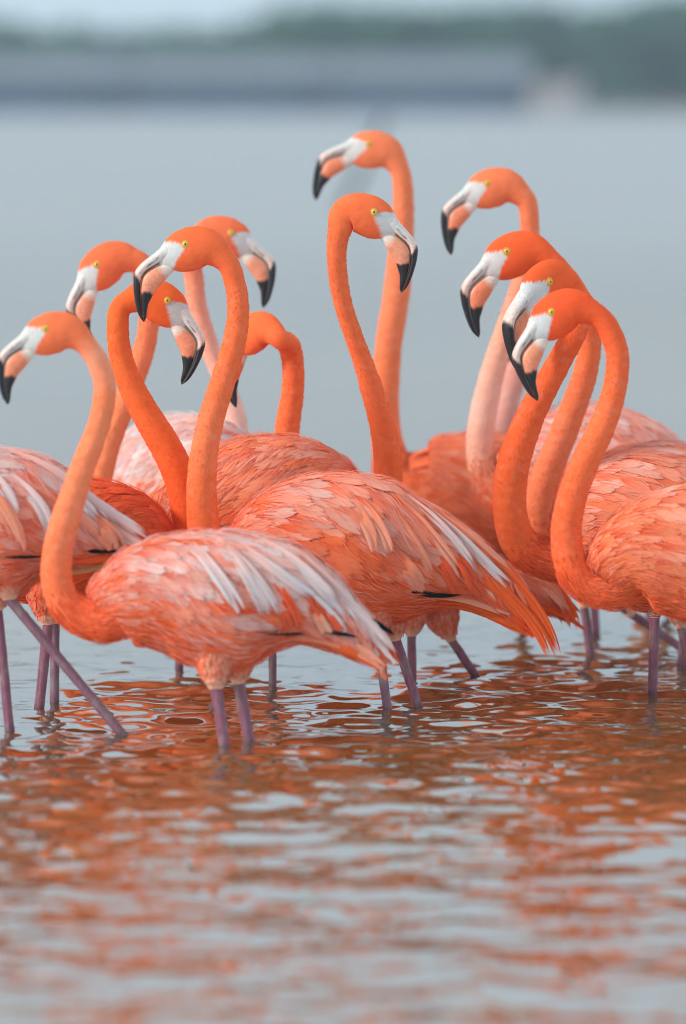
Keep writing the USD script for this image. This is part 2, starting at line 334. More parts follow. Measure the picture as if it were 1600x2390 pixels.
      neck=[(1320, 1262, 60), (1288, 1256, 43), (1266, 1228, 37), (1259, 1185, 34.5), (1268, 1125, 35), (1289, 1070, 33.5), (1314, 1013, 32), (1338, 950, 30.5), (1360, 890, 29), (1374, 830, 27), (1377, 770, 26), (1362, 715, 27)],
      eye=(1181, 589), tip=(1116, 788), neckcol=[(lin(236, 118, 75), 0), (lin(238, 125, 85), .4), (lin(238, 110, 65), .7), (lin(238, 88, 45), .95), (lin(240, 84, 38), 1)],
      pale=0.9, bodycol=lin(245, 130, 85), legs=[((1572, 1390), (1588, 1462), (1606, 1552), 11.5), ((1600, 1390), (1597, 1462), (1589, 1551), 11.5)], thigh=(50, 24)),
 dict(white=0.3, id='F7', label='sharpest flamingo in the right group, its face and bright neck between two other heads', dir=-1, d=9.8, neckd=(9.8, 9.68),
      prof=[(1322, 1252, 1362), (1342, 1205, 1385), (1366, 1150, 1400), (1395, 1105, 1410), (1440, 1072, 1418), (1500, 1056, 1422), (1570, 1062, 1425), (1640, 1090, 1420), (1710, 1150, 1410), (1770, 1220, 1410), (1830, 1310, 1430), (1870, 1380, 1455)],
      neck=[(1290, 1304, 47), (1250, 1298, 46), (1213, 1273, 44), (1194, 1227, 40.5), (1187, 1175, 39), (1194, 1095, 39), (1217, 1020, 36), (1241, 962, 33), (1265, 915, 31), (1293, 865, 29), (1322, 812, 27.5), (1350, 755, 27)],
      eye=(1260, 659), tip=(1209, 867), headyaw=-40, skip=1, neckcol=[(lin(240, 92, 42), 0), (lin(241, 98, 46), .3), (lin(240, 92, 44), .7), (lin(240, 84, 36), 1)],
      pale=0.85, bodycol=lin(245, 135, 92), legs=[((1526, 1405), (1527, 1440), (1522, 1614), 13), ((1640, 1405), (1650, 1450), (1660, 1614), 13)], thigh=(26, 15)),
 dict(id='F8', label='nearest flamingo at the right edge, its vivid neck bent in a deep curve', dir=-1, d=9.3,
      prof=[(1425, 1322, 1424), (1437, 1293, 1428), (1447, 1250, 1431), (1464, 1212, 1433), (1507, 1171, 1436), (1552, 1145, 1440), (1610, 1125, 1450), (1690, 1112, 1460), (1780, 1125, 1450), (1850, 1170, 1435), (1920, 1240, 1430), (1990, 1330, 1450), (2050, 1420, 1490)],
      neck=[(1388, 1374, 43), (1346, 1350, 41), (1327, 1308, 38.5), (1319, 1250, 36), (1326, 1190, 35), (1344, 1130, 34), (1367, 1073, 33), (1401, 1005, 31), (1427, 935, 29), (1441, 867, 26.5), (1440, 815, 26.5), (1424, 762, 29)],
      eye=(1285, 730), tip=(1254, 936), neckcol=[(lin(240, 88, 45), 0), (lin(238, 92, 48), .3), (lin(240, 108, 62), .6), (lin(238, 85, 42), .9), (lin(240, 76, 34), 1)],
      pale=0.75, bodycol=lin(243, 130, 85), legs=[((1700, 1455), (1702, 1520), (1695, 1690), 14), ((1750, 1455), (1755, 1520), (1765, 1695), 14)], thigh=(48, 30)),
 dict(white=0.8, id='F9', label='greyish pink necked flamingo at the back, face hidden behind the others', dir=-1, d=11.15, O=(1372, 1078), s=.86, yaw=55,
      neck=[(1205, 1120, 50), (1180, 1085, 34), (1172, 1040, 31), (1175, 990, 29), (1186, 930, 27), (1204, 870, 26), (1228, 815, 25), (1258, 768, 24), (1292, 735, 23)],
      eye=(1266, 662), tip=(1186, 842), headyaw=-35, skip=2, neckcol=[(lin(205, 150, 140), 0), (lin(210, 158, 150), .5), (lin(222, 140, 120), .85), (lin(236, 125, 90), 1)],
      pale=.95, bodycol=lin(240, 165, 140), legs=[((1540, 1225), (1548, 1400), (1572, 1466), 10.5), ((1500, 1225), (1510, 1400), (1520, 1466), 10.5)], thigh=(36, 20)),
 dict(id='F10', label='flamingo behind the left edge with bill tip hidden by the nearer bird below it', dir=-1, d=10.25, O=(395, 1335), s=.9, yaw=15,
      neck=[(172, 1352, 42), (165, 1310, 36), (178, 1240, 33), (212, 1170, 30), (236, 1108, 28.5), (245, 1060, 28), (263, 1010, 27), (286, 950, 27), (309, 890, 26), (332, 832, 25), (345, 776, 24), (348, 720, 23.5), (336, 672, 24)],
      eye=(227, 619), tip=(219, 812), neckcol=[(lin(238, 120, 75), 0), (lin(240, 135, 92), .4), (lin(236, 120, 82), .8), (lin(238, 105, 65), 1)],
      pale=0.6, bodycol=lin(243, 125, 80), legs=[((418, 1440), (418, 1500), (418, 1548), 11), ((470, 1440), (480, 1500), (488, 1548), 11)], thigh=(40, 22)),
 dict(white=0.75, id='F11', label='pinkish white flamingo cut off by the left edge, head outside the picture, one leg slanted', dir=-1, d=9.18,
      prof=[(-330, 1270, 1350), (-310, 1225, 1360), (-270, 1165, 1365), (-220, 1110, 1368), (-150, 1068, 1372), (-80, 1048, 1380), (0, 1045, 1392), (60, 1055, 1372), (120, 1092, 1352), (180, 1150, 1332), (240, 1200, 1316), (290, 1236, 1300), (330, 1262, 1290)],
      neck=[(-370, 1300, 44), (-420, 1270, 38), (-440, 1200, 34), (-430, 1100, 30), (-400, 980, 28), (-380, 880, 27), (-380, 800, 26), (-400, 750, 27)],
      eye=(-500, 720), tip=(-590, 890), neckcol=[(lin(240, 110, 65), 0), (lin(240, 120, 80), 1)],
      pale=.85, bodycol=lin(245, 135, 95), legs=[((10, 1345), (22, 1398), (280, 1707), 13), ((-12, 1350), (-6, 1420), (23, 1710), 13)], thigh=(46, 30), plumes=[
        ('W', 32, [(0, 1056), (90, 1088), (150, 1126), (230, 1190), (300, 1232), (350, 1264)]), ('W', 26, [(60, 1080), (130, 1125), (180, 1170), (230, 1222)]), ('W', 30, [(-20, 1090), (40, 1130), (90, 1180), (112, 1250)]), ('P', 34, [(-60, 1110), (-10, 1160), (30, 1220), (50, 1290)]),
        ('W', 26, [(-60, 1080), (-5, 1130), (25, 1180), (32, 1230)]), ('P', 30, [(110, 1150), (160, 1190), (210, 1230), (235, 1262)]), ('P', 26, [(180, 1190), (230, 1220), (270, 1255), (286, 1282)]), ('K', 9, [(-10, 1294), (45, 1300), (110, 1297)]), ('K', 11, [(165, 1276), (230, 1287), (300, 1282)]), ('P', 30, [(215, 1225), (250, 1255), (262, 1284)]),
        ('Y', 26, [(60, 1340), (150, 1330), (230, 1315), (300, 1290)]), ('O', 24, [(100, 1310), (180, 1300), (250, 1298), (310, 1290)])]),
 dict(id='F12', label='vivid flamingo facing right, its neck forming the left half of a heart', dir=1, d=9.58, neckd=(9.62, 9.62),
      prof=[(373, 1282, 1348), (364, 1238, 1352), (350, 1203, 1354), (329, 1171, 1356), (293, 1140, 1360), (250, 1124, 1366), (190, 1117, 1384), (130, 1127, 1400), (60, 1152, 1405), (0, 1190, 1400), (-60, 1240, 1395), (-120, 1300, 1400), (-170, 1370, 1425)],
      neck=[(395, 1330, 40), (420, 1322, 41), (437, 1290, 40), (441, 1240, 38), (434, 1180, 36), (420, 1120, 36), (400, 1067, 37), (370, 1015, 35.5), (336, 960, 33), (308, 906, 30), (287, 855, 28), (276, 803, 26), (281, 752, 25), (300, 712, 26)],
      eye=(391, 703), tip=(424, 898), headdir=1, neckcol=[(lin(238, 84, 30), 0), (lin(240, 90, 34), .4), (lin(241, 100, 46), .75), (lin(242, 95, 40), 1)],
      pale=.15, bodycol=lin(238, 92, 50), legs=[((108, 1395), (112, 1455), (92, 1646), 13.5), ((122, 1395), (128, 1450), (127, 1646), 12.5)], thigh=(44, 28)),
 dict(white=1.0, id='F13', label='white mottled flamingo behind the heart shaped necks with a pale speckled neck', dir=1, d=10.5, O=(450, 1130), s=1.0, yaw=-50,
      neck=[(575, 1140, 50), (560, 1110, 40), (553, 1075, 34), (552, 1035, 30), (551, 990, 27.5), (541, 940, 23), (520, 888, 21), (495, 830, 21.5), (480, 782, 21.5), (465, 740, 22), (455, 690, 22), (452, 640, 22), (455, 595, 23)],
      eye=(539, 546), tip=(614, 719), headdir=1, neckcol=[(lin(232, 205, 195), 0), (lin(236, 200, 185), .35), (lin(236, 178, 160), .6), (lin(238, 140, 110), .85), (lin(238, 110, 72), 1)],
      pale=1.0, bodycol=lin(236, 222, 212), legs=[((515, 1290), (518, 1420), (520, 1548), 11), ((555, 1290), (558, 1420), (560, 1548), 11)], thigh=(40, 22)),
 dict(id='F14', label='flamingo in the middle whose face is half hidden by the neck in front', dir=1, d=9.9, neckd=(10.12, 10.02),
      prof=[(812, 1160, 1270), (797, 1110, 1290), (765, 1062, 1305), (715, 1030, 1315), (661, 1017, 1322), (595, 1017, 1322), (545, 1028, 1315), (500, 1047, 1300), (450, 1084, 1285), (405, 1125, 1270), (360, 1175, 1262), (320, 1225, 1262)],
      neck=[(800, 1225, 55), (770, 1190, 44), (720, 1140, 36), (680, 1080, 31), (668, 1020, 29.5), (676, 960, 27.5), (684, 905, 25.5), (684, 850, 25), (676, 808, 26)],
      eye=(582, 772), tip=(549, 953), headdir=-1, headyaw=42, neckcol=[(lin(240, 110, 60), 0), (lin(240, 112, 62), .5), (lin(240, 102, 55), 1)],
      pale=0.7, bodycol=lin(246, 135, 88), legs=[((630, 1315), (635, 1450), (636, 1604), 10.5), ((500, 1300), (500, 1440), (500, 1600), 10)], thigh=(36, 22)),
]

# head in its own frame: forward, up, in pixels of the reference head; eye at the origin
SKULL = [(-100, -46, 26, 25), (-83, -27, 31, 27), (-65, -13, 40, 30), (-41, -6, 48, 33), (-14, -9, 51, 33), (10, -17, 49, 29), (29, -25, 41, 24), (40, -30, 33.5, 20), (52, -37, 25, 15), (62, -43, 13, 8)]
SK_DIR = [(30, 35), (34, 30), (38, 18), (45, 6), (50, -8), (50, -20), (45, -25), (40, -25), (35, -22)]
A_ = np.array([(36, 8), (56.5, -5), (73, -19), (90, -32), (106, -46.5), (117, -61), (121.5, -77), (122, -97), (120, -119), (116, -143), (110, -163), (98, -180)], float)
B_ = np.array([(32, -36), (47, -39), (61, -45), (76, -53), (88, -60), (96.5, -68), (102.5, -80), (105, -97.5), (106, -119), (104, -143), (101, -163), (97, -180)], float)
C_ = np.array([(26, -58), (45, -79), (59, -95), (70, -107), (76, -117), (81, -126.5), (87, -139), (90, -156), (92, -170), (96.5, -179)], float)
FACE = np.array([(-71, 38), (-59, 31), (-34, 18), (-20, 7), (-9, 0), (2, 9), (5.6, 38), (9, 60)], float)    # up -> forward limit of the white face


def resample(p, n):
    s = np.r_[0, np.cumsum(np.linalg.norm(np.diff(p, axis=0), axis=1))]
    from scipy.interpolate import PchipInterpolator
    return np.column_stack([PchipInterpolator(s, p[:, k])(np.linspace(0, s[-1], n)) for k in range(2)])


def mixc(a, b, t):
    t = np.asarray(t)[..., None]
    return a * (1 - t) + b * t


class Surf:
    """Body surface as a grid: rows from the chest to the tail, columns round the section from the top, over the +lateral side."""
    def __init__(self, P):
        self.P = P                                    # (nu, nv, 3), nv wraps
        self.Pu = np.gradient(P, axis=0) * (P.shape[0] - 1)
        Pp = np.concatenate([P[:, -1:], P, P[:, :1]], 1)
        self.Pv = (Pp[:, 2:] - Pp[:, :-2]) / 2 * P.shape[1]
        n = np.cross(self.Pv, self.Pu)
        self.N = n / np.maximum(np.linalg.norm(n, axis=-1, keepdims=True), 1e-12)
        c = P.mean(1, keepdims=True)
        if ((self.N * (P - c)).sum(-1) > 0).mean() < .5:
            self.N = -self.N

    def get(self, A, u, v):
        nu, nv = A.shape[:2]
        uu = np.clip(u, 0, 1) * (nu - 1); i = np.minimum(uu.astype(int), nu - 2); a = (uu - i)[:, None]
        vv = (v % 1.0) * nv; j = vv.astype(int) % nv; b = (vv - np.floor(vv))[:, None]; j2 = (j + 1) % nv
        return (A[i, j] * (1 - a) + A[i + 1, j] * a) * (1 - b) + (A[i, j2] * (1 - a) + A[i + 1, j2] * a) * b


WR = {'round': ([0, .12, .3, .5, .7, .86, .95, 1], [.4, .72, .95, 1, .97, .75, .45, .12]),
      'point': ([0, .12, .3, .5, .7, .86, .95, 1], [.4, .8, 1, .95, .74, .42, .2, .03]),
      'plume': ([0, .12, .3, .5, .7, .86, .95, 1], [.15, .4, .72, .95, 1, .78, .42, .06]),
      'long': ([0, .1, .3, .5, .7, .86, .95, 1], [.5, .9, 1, .92, .7, .4, .2, .03])}


def feathers(S, u, v, length, width, ang, lift, base, c_root, c_tip, shape='round', bend=0.0, flip=1.0, rows=8, cols=3, px=1e-3, rng=None):
    """Feathers laid over S: all arguments per feather. Returns vertices (n, rows*cols, 3), faces of one feather, colours, uv."""
    n = len(u)
    u = np.array(u, float); v = np.array(v, float)
    ss = np.linspace(0, 1, rows)
    w = np.interp(ss, *WR[shape])
    ds = np.asarray(length) / (rows - 1)
    C = []; T = []; N = []
    ang = np.broadcast_to(np.asarray(ang, float), (n,)).copy()
    ext = np.zeros((n, 3)); lastd = None
    for r in range(rows):
        P = S.get(S.P, u, v); Nn = S.get(S.N, u, v); Nn /= np.maximum(np.linalg.norm(Nn, axis=1, keepdims=True), 1e-9)
        Pu = S.get(S.Pu, u, v); Pv = S.get(S.Pv, u, v)
        lu = np.maximum(np.linalg.norm(Pu, axis=1), 1e-6); lv = np.maximum(np.linalg.norm(Pv, axis=1), 1e-6)
        d = Pu / lu[:, None] * np.cos(ang)[:, None] + Pv / lv[:, None] * (np.sin(ang) * flip)[:, None]
        d /= np.maximum(np.linalg.norm(d, axis=1, keepdims=True), 1e-9)
        free = (u >= 0.985)
        if lastd is None:
            lastd = d
        d = np.where(free[:, None], lastd, d)
        C.append(P + ext); T.append(d); N.append(Nn)
        un = u + ds * np.cos(ang) / lu; vn = v + flip * ds * np.sin(ang) / np.maximum(lv, 40 * px)
        ext = ext + np.where(free[:, None], d * ds[:, None], 0)
        u = np.where(free, u, un); v = np.where(free, v, vn)
        lastd = d
        ang = ang + bend / rows
    C = np.stack(C, 1); T = np.stack(T, 1); N = np.stack(N, 1)
    b = np.cross(N, T); b /= np.maximum(np.linalg.norm(b, axis=-1, keepdims=True), 1e-9)
    off = np.asarray(base)[:, None] * (.2 + .8 * np.clip(ss * 2.5, 0, 1))[None] + np.asarray(lift)[:, None] * ss[None] ** 1.3
    tt = np.linspace(-1, 1, cols)
    hw = np.asarray(width)[:, None] * 0.5 * w[None]
    V = (C[:, :, None] + N[:, :, None] * off[:, :, None, None] + b[:, :, None] * (hw[:, :, None] * tt)[..., None]
         - N[:, :, None] * (hw[:, :, None] * 0.14 * tt ** 2)[..., None])
    # tip rows come to the front along the middle so that the end is rounded
    V[:, -1, :, :] -= T[:, -1, None] * (np.abs(tt)[None, :, None] * ds[:, None, None] * 0.3)
    k = np.clip((ss - 0.15) / 0.7, 0, 1); k = k * k * (3 - 2 * k)
    col = np.asarray(c_root)[:, None] * (1 - k)[None, :, None] + np.asarray(c_tip)[:, None] * k[None, :, None]
    col = np.repeat(col[:, :, None], cols, 2)
    uv = np.broadcast_to(np.stack(np.meshgrid(ss, tt, indexing='ij'), -1), (n, rows, cols, 2))
    return V.reshape(n, -1, 3), grid_faces(rows, cols), col.reshape(n, -1, 3), uv.reshape(n, -1, 2)


def join(parts):
    vs, fs, cs, us, o = [], [], [], [], 0
    for V, F, C, U in parts:
        n, m = V.shape[:2]
        vs.append(V.reshape(-1, 3)); cs.append(C.reshape(-1, 3)); us.append(U.reshape(-1, 2))
        fs.append((F[None] + (np.arange(n) * m)[:, None, None]).reshape(-1, 3) + o); o += n * m
    return np.vstack(vs), np.vstack(fs), np.vstack(cs), np.vstack(us)


def frames(pts, first_side, last_side):
    """Tangents and two cross axes along pts: rotation-minimising, then twisted evenly so that the side axis ends on last_side."""
    t = np.gradient(pts, axis=0); t /= np.linalg.norm(t, axis=1, keepdims=True)
    b = first_side - t[0] * (first_side @ t[0]); b /= np.linalg.norm(b)
    B = [b]
    for i in range(1, len(pts)):
        b = B[-1] - t[i] * (B[-1] @ t[i]); B.append(b / np.linalg.norm(b))
    B = np.array(B)
    l = last_side - t[-1] * (last_side @ t[-1]); l /= np.linalg.norm(l)
    a = math.atan2(np.cross(B[-1], l) @ t[-1], B[-1] @ l)
    return t, B, a


def build_bird(bd, index):
    rng = np.random.default_rng(100 + index)
    d = bd['d']; px = d * PX; dr = bd['dir']
    contact = at(bd['legs'][0][2][0], bd['legs'][0][2][1], d)
    # ---- torso rows from the tail to the chest
    yaw = math.radians(bd.get('yaw', 0))
    fwd = np.array([dr * math.cos(yaw), math.sin(yaw), 0.0]); up = np.array([0, 0, 1.0]); side = np.cross(up, fwd)
    if 'prof' in bd:
        st = []
        n = len(bd['prof'])
        for i, (x, a, b) in enumerate(bd['prof']):
            st.append((*at(x, (a + b) / 2, d), (b - a) / 2 * px))
    else:
        O = at(*bd['O'], d); s = bd['s'] * px
        st = [(*(O + fwd * X * s + up * z * s), hz * s) for X, z, hz in TEMPLATE]
    st = np.array(st)[::-1]
    n = len(st)
    ratio = np.interp(np.linspace(0, 1, n), [0, .25, .5, .8, .93, 1], [.55, .62, .74, .8, .86, .95])
    torso = np.column_stack([st[:, :3], st[:, 3], st[:, 3] * ratio, np.zeros(n)])
    # ---- head frame
    hdir = bd.get('headdir', dr if 'headdir' not in bd else bd['headdir'])
    e, tip = np.array(bd['eye'], float), np.array(bd['tip'], float)
    dn0, dn1 = bd.get('neckd', (d, d))
    hy = math.radians(bd.get('headyaw', 0))
    v = np.array([(tip[0] - e[0]) * hdir / math.cos(hy), -(tip[1] - e[1])])
    ref = A_[-1]
    hs = np.linalg.norm(v) / np.linalg.norm(ref); rot = math.atan2(v[1], v[0]) - math.atan2(ref[1], ref[0])
    hpx = dn1 * PX * hs
    hx0 = np.array([hdir * math.cos(hy), math.sin(hy), 0.0]); hz0 = UPV
    hx0 = np.array([hdir * math.cos(hy), math.sin(hy), 0.0])
    hf = hx0 * math.cos(rot) + hz0 * math.sin(rot); hu = -hx0 * math.sin(rot) + hz0 * math.cos(rot)
    hl = np.cross(hu, hf); hl /= np.linalg.norm(hl)
    E = at(e[0], e[1], dn1)
    hp = lambda fx, uz, ly=0.0: E + hpx * (np.multiply.outer(fx, hf) + np.multiply.outer(uz, hu) + np.multiply.outer(ly, hl))
    # ---- neck
    nk = bd['neck']; m = len(nk)
    rows = []
    for i, (x, y, r) in enumerate(nk):
        k = i / (m - 1)
        dd = dn0 + (dn1 - dn0) * k
        if i < 3:
            base = st[-1, 1]
            dd = base * (1 - (i + 1) / 4) + dd * (i + 1) / 4
        q = at(x, y, dd)
        rows.append((*q, r * dd * PX, r * dd * PX, 1.0))
    skull = [(*hp(f, z), a * hpx, w * hpx, 2.0) for f, z, a, w in SKULL[bd.get('skip', 0):]]
    s0 = np.array(skull[0][:3])
    while len(rows) > 6 and np.linalg.norm(np.array(rows[-1][:3]) - s0) < 52 * px:
        rows.pop()
    path = np.vstack([torso, np.array(rows), np.array(skull)])
    NU = 330
    P = spline(path, NU)
    from scipy.ndimage import gaussian_filter1d
    zz = P[:, 5]
    soft = gaussian_filter1d(P, 5.0, axis=0, mode='nearest')
    wsm = np.clip((zz - .03) / .5, 0, 1) * np.clip((1.75 - zz) / .35, 0, 1)
    P[:, :5] = P[:, :5] * (1 - wsm[:, None]) + soft[:, :5] * wsm[:, None]
    zone = P[:, 5]
    t, B, twist = frames(P[:, :3], side, hl)
    i_neck = np.searchsorted(zone, 0.02); i_neck0 = np.argmax(zone > 0.02); i_head = np.argmax(zone > 1.02)
    k = np.clip((np.arange(NU) - i_neck0) / max(1, i_head - i_neck0), 0, 1)
    ang = twist * k
    Nn = np.cross(t, B)
    B2 = B * np.cos(ang)[:, None] + np.cross(t, B) * np.sin(ang)[:, None]
    N2 = np.cross(t, B2)
    if N2[i_neck0 // 2] @ up < 0:
        N2, B2 = -N2, -B2
    NV = 48
    th = np.arange(NV) / NV * 2 * math.pi
    G = P[:, None, :3] + N2[:, None] * (np.cos(th)[None, :, None] * P[:, None, 3:4]) + B2[:, None] * (np.sin(th)[None, :, None] * P[:, None, 4:5])
    # uneven short plumage on the neck
    q = G.reshape(-1, 3)
    bump = (meshkit.fbm(q * 55, 3, 5) - .5).reshape(NU, NV, 1)
    bump2 = (meshkit.fbm(q * 170, 2, 9) - .5).reshape(NU, NV, 1)
    rad = P[:, 3][:, None, None]
    G = G + (G - P[:, None, :3]) / np.maximum(rad, 1e-6) * (bump * .0018 + bump2 * .0016) * np.clip(rad / .02, 0, 1)
    # ---- colours
    stops = bd['neckcol']; pos = [p for _, p in stops]; cc = np.array([mixc(c, lin(250, 150, 95), .14) for c, _ in stops])
    kk = np.clip((np.arange(NU) - i_neck0) / max(1, i_head + 22 - i_neck0), 0, 1)
    ncol = np.stack([np.interp(kk, pos, cc[:, j]) for j in range(3)], 1)
    tors = np.clip((i_neck0 - np.arange(NU)) / (0.22 * i_neck0), 0, 1)
    bc = bd['bodycol']
    col = mixc(ncol, np.broadcast_to(bc * [1, .8, .7], (NU, 3)), tors)
    C = np.repeat(col[:, None], NV, 1)
    mott = (meshkit.fbm(q * 90, 3, 21 + index)).reshape(NU, NV)
    pale_amt = np.clip((mott - .52) * 3, 0, 1) * .13 * (zone[:, None] < 1.2)
    C = mixc(C, np.broadcast_to(PALE, C.shape), pale_amt * np.clip(bd['pale'] + .1, .2, 1))
    # white face
    loc = (q - E) / hpx
    fx, uz = (loc @ hf).reshape(NU, NV), (loc @ hu).reshape(NU, NV)
    lim = np.interp(uz, FACE[:, 0], FACE[:, 1])
    face = np.clip((fx - lim) / 4 + .5 + (bump2[..., 0]) * 1.0, 0, 1) * (zone[:, None] > 1.3)
    C = mixc(C, np.broadcast_to(lin(206, 204, 200), C.shape), face)
    V = np.vstack([G.reshape(-1, 3), P[:1, :3], P[-1:, :3]])
    F = grid_faces(NU, NV, True)
    j = np.arange(NV); j2 = (j + 1) % NV
    F = np.vstack([F, np.stack([np.full(NV, NU * NV), j2, j], 1), np.stack([np.full(NV, NU * NV + 1), (NU - 1) * NV + j, (NU - 1) * NV + j2], 1)])
    CC = np.vstack([C.reshape(-1, 3), C[0, :1], C[-1, :1]])
    # ---- thighs join the body mesh
    tv, tf, tc, o = [], [], [], len(V)
    root_w, end_w = bd['thigh']
    legs = []; thigh_rows = []
    for li, (a, b, c, r) in enumerate(bd['legs']):
        sgn = -1 if li == 0 else 1
        dy = sgn * 0.035
        pa, pb, pc = at(a[0] - dr * 4, a[1] - 46, d + dy * .7), at(*b, d + dy), at(*c, d + dy)
        legs.append((pb, pc, r * px))
        ns, nr = 22, 20
        s = np.linspace(0, 1, ns)
        ctr = pa + (pb - pa) * s[:, None] * 1.03
        ax = (pb - pa) / np.linalg.norm(pb - pa)
        rr = np.interp(s, [0, .35, .6, .8, .93, 1], [root_w * 1.15, root_w * 1.08, root_w * .84, root_w * .25 + end_w * .55, end_w * .66, r * 1.03]) * px
        s1 = np.cross(ax, [0, 1.0, 0]); s1 /= np.linalg.norm(s1); s2 = np.cross(ax, s1)
        ph = np.arange(nr) / nr * 2 * math.pi
        g = ctr[:, None] + rr[:, None, None] * (np.cos(ph)[None, :, None] * s1 + np.sin(ph)[None, :, None] * s2)
        g = g + (meshkit.fbm(g.reshape(-1, 3) * 120, 2, 3).reshape(ns, nr, 1) - .5) * .003
        thigh_rows.append((g, ax)); tv.append(g.reshape(-1, 3)); tf.append(grid_faces(ns, nr, True) + o); o += ns * nr
        cth = mixc(np.broadcast_to(bc, (ns, 3)), np.broadcast_to(lin(232, 190, 160), (ns, 3)), np.clip((s - .82) / .12, 0, .7))
        tc.append(np.repeat(cth, nr, 0)); thigh_rows[-1] = (g, ax, cth)
    V = np.vstack([V] + tv); F = np.vstack([F] + tf); CC = np.vstack([CC] + tc)
    root = thing('flamingo', bd['label'], 'flamingo', 'flamingos wading in the lagoon', loc=(contact[0], contact[1], 0))
    org = np.array([contact[0], contact[1], 0])
    sf = np.sign(trimesh.Trimesh(V[:NU * NV + 2], F[:NU * NV * 2], process=False).volume) or 1
    if sf < 0:
        F = F[:, ::-1]
    define(root, 'body', V, F, m_skin, col=CC, origin=org)

    # ---- bill
    NB, NR = 44, 26
    a, b2, c2 = resample(A_, NB), resample(B_, NB), resample(C_, NB)
    tt = np.linspace(0, 1, NB)
    ph = np.arange(NR) / NR * 2 * math.pi

    def loft(top, bot, wid, colour, name, power=1.0):
        mid = (top + bot) / 2; half = (top - bot) / 2
        cs, sn = np.cos(ph), np.sin(ph)
        sn2 = np.sign(sn) * np.abs(sn) ** power
        f2 = mid[:, None] + half[:, None] * cs[None, :, None]
        ly = wid[:, None] * sn2[None]
        g = E + hpx * (f2[..., 0:1] * hf + f2[..., 1:2] * hu + ly[..., None] * hl)
        vv = np.vstack([g.reshape(-1, 3), g[0].mean(0)[None], g[-1].mean(0)[None]])
        ff = grid_faces(NB, NR, True); jj = np.arange(NR); jk = (jj + 1) % NR
        ff = np.vstack([ff, np.stack([np.full(NR, NB * NR), jk, jj], 1), np.stack([np.full(NR, NB * NR + 1), (NB - 1) * NR + jj, (NB - 1) * NR + jk], 1)])
        if trimesh.Trimesh(vv, ff, process=False).volume < 0:
            ff = ff[:, ::-1]
        c3 = colour(np.repeat(tt[:, None], NR, 1), np.repeat(cs[None], NB, 0), f2)
        define(root, name, vv, ff, m_bill, col=np.vstack([c3.reshape(-1, 3), c3[0, :1], c3[-1, :1]]), origin=org)

    wob = .012 * np.sin(ph * 3 + rng.uniform(0, 6)) + .008 * np.sin(ph * 7 + rng.uniform(0, 6))

    blk = BLACK * 1.2; billtone = rng.uniform(.0, .4)
    yt = bd.get('billblack', .47 + rng.uniform(-.025, .02))

    def c_up(t, cs, f2):
        base = mixc(np.broadcast_to(lin(212, 208, 202), t.shape + (3,)), np.broadcast_to(lin(236, 196, 178), t.shape + (3,)), np.clip((t - .22) / .25, 0, 1) * .8)
        lip = np.clip((-cs - .80) / .1, 0, 1) * np.clip((t - .03) / .05, 0, 1)
        nl = (cs * 12)
        nost = np.exp(-((cs - (-.28 - .12 * (t - .24) / .1)) / .10) ** 2) * (np.abs(t - .24) < .085)
        base = mixc(base, np.broadcast_to(lin(95, 60, 58), base.shape), np.clip(nost * 1.1, 0, 1))
        base = mixc(base, np.broadcast_to(blk * 2, base.shape), lip)
        k = np.clip((t - (yt + .045 * (1 - cs) / 2 + wob[None]*.5)) / .035 + .5, 0, 1)
        groove = np.exp(-((cs + .45) / .07) ** 2) * .05
        out = mixc(base, np.broadcast_to(blk, base.shape), k)
        return out + (groove * k)[..., None]

    def c_lo(t, cs, f2):
        oc = mixc(lin(232, 128, 88), lin(238, 188, 158), np.array(billtone))
        base = mixc(np.broadcast_to(lin(228, 214, 200), t.shape + (3,)), np.broadcast_to(oc, t.shape + (3,)), np.clip((t - .13) / .10, 0, 1))
        lip = np.clip((cs - .90) / .06, 0, 1)
        base = mixc(base, np.broadcast_to(lin(235, 190, 160), base.shape), np.clip((cs - .6) / .25, 0, 1) * .5)
        base = mixc(base, np.broadcast_to(blk * 2, base.shape), lip)
        k = np.clip((t - (.52 + .10 * (cs + 1) / 2 + wob[None])) / .03 + .5, 0, 1)
        return mixc(base, np.broadcast_to(blk, base.shape), k)

    wu = np.interp(tt, [0, .2, .4, .55, .8, 1], [21, 19, 17, 15, 10, 2.5])
    wl = np.interp(tt, [0, .12, .25, .45, .6, .85, 1], [11, 14, 16.5, 16.5, 13, 8, 2.0])
    loft(a, b2 + (a - b2) * 0.02, wu, c_up, 'upper_bill', .85)
    loft(b2 + (c2 - b2) * 0.01, c2, wl, c_lo, 'lower_bill', .8)
    # ---- eyes
    for sgn in (-1, 1):
        iw = np.interp(0, [s[0] for s in SKULL], [s[3] for s in SKULL]) * .97
        sph = trimesh.creation.icosphere(3, 1.0)
        lv = sph.vertices
        r_e = 7.6
        cc0 = E + hl * sgn * hpx * (iw + .4)
        vv = cc0 + hpx * r_e * (lv[:, 0:1] * hf + lv[:, 1:2] * hu + lv[:, 2:3] * hl * .62)
        outw = lv[:, 2] * sgn
        rr = np.sqrt(np.clip(1 - outw ** 2, 0, 1))
        ce = np.where(((rr > .60) & (rr < .70))[:, None], lin(120, 75, 20), np.where((rr > .78)[:, None], lin(228, 178, 60), lin(236, 205, 70)))
        ce = np.where((rr > .93)[:, None], lin(190, 120, 40), ce)
        fe = sph.faces if np.linalg.det(np.array([hf, hu, hl])) > 0 else sph.faces[:, ::-1]
        ep = define(root, 'eye', vv, fe, m_eye, col=ce, origin=org)
        s2 = trimesh.creation.icosphere(2, 1.0); lp = s2.vertices
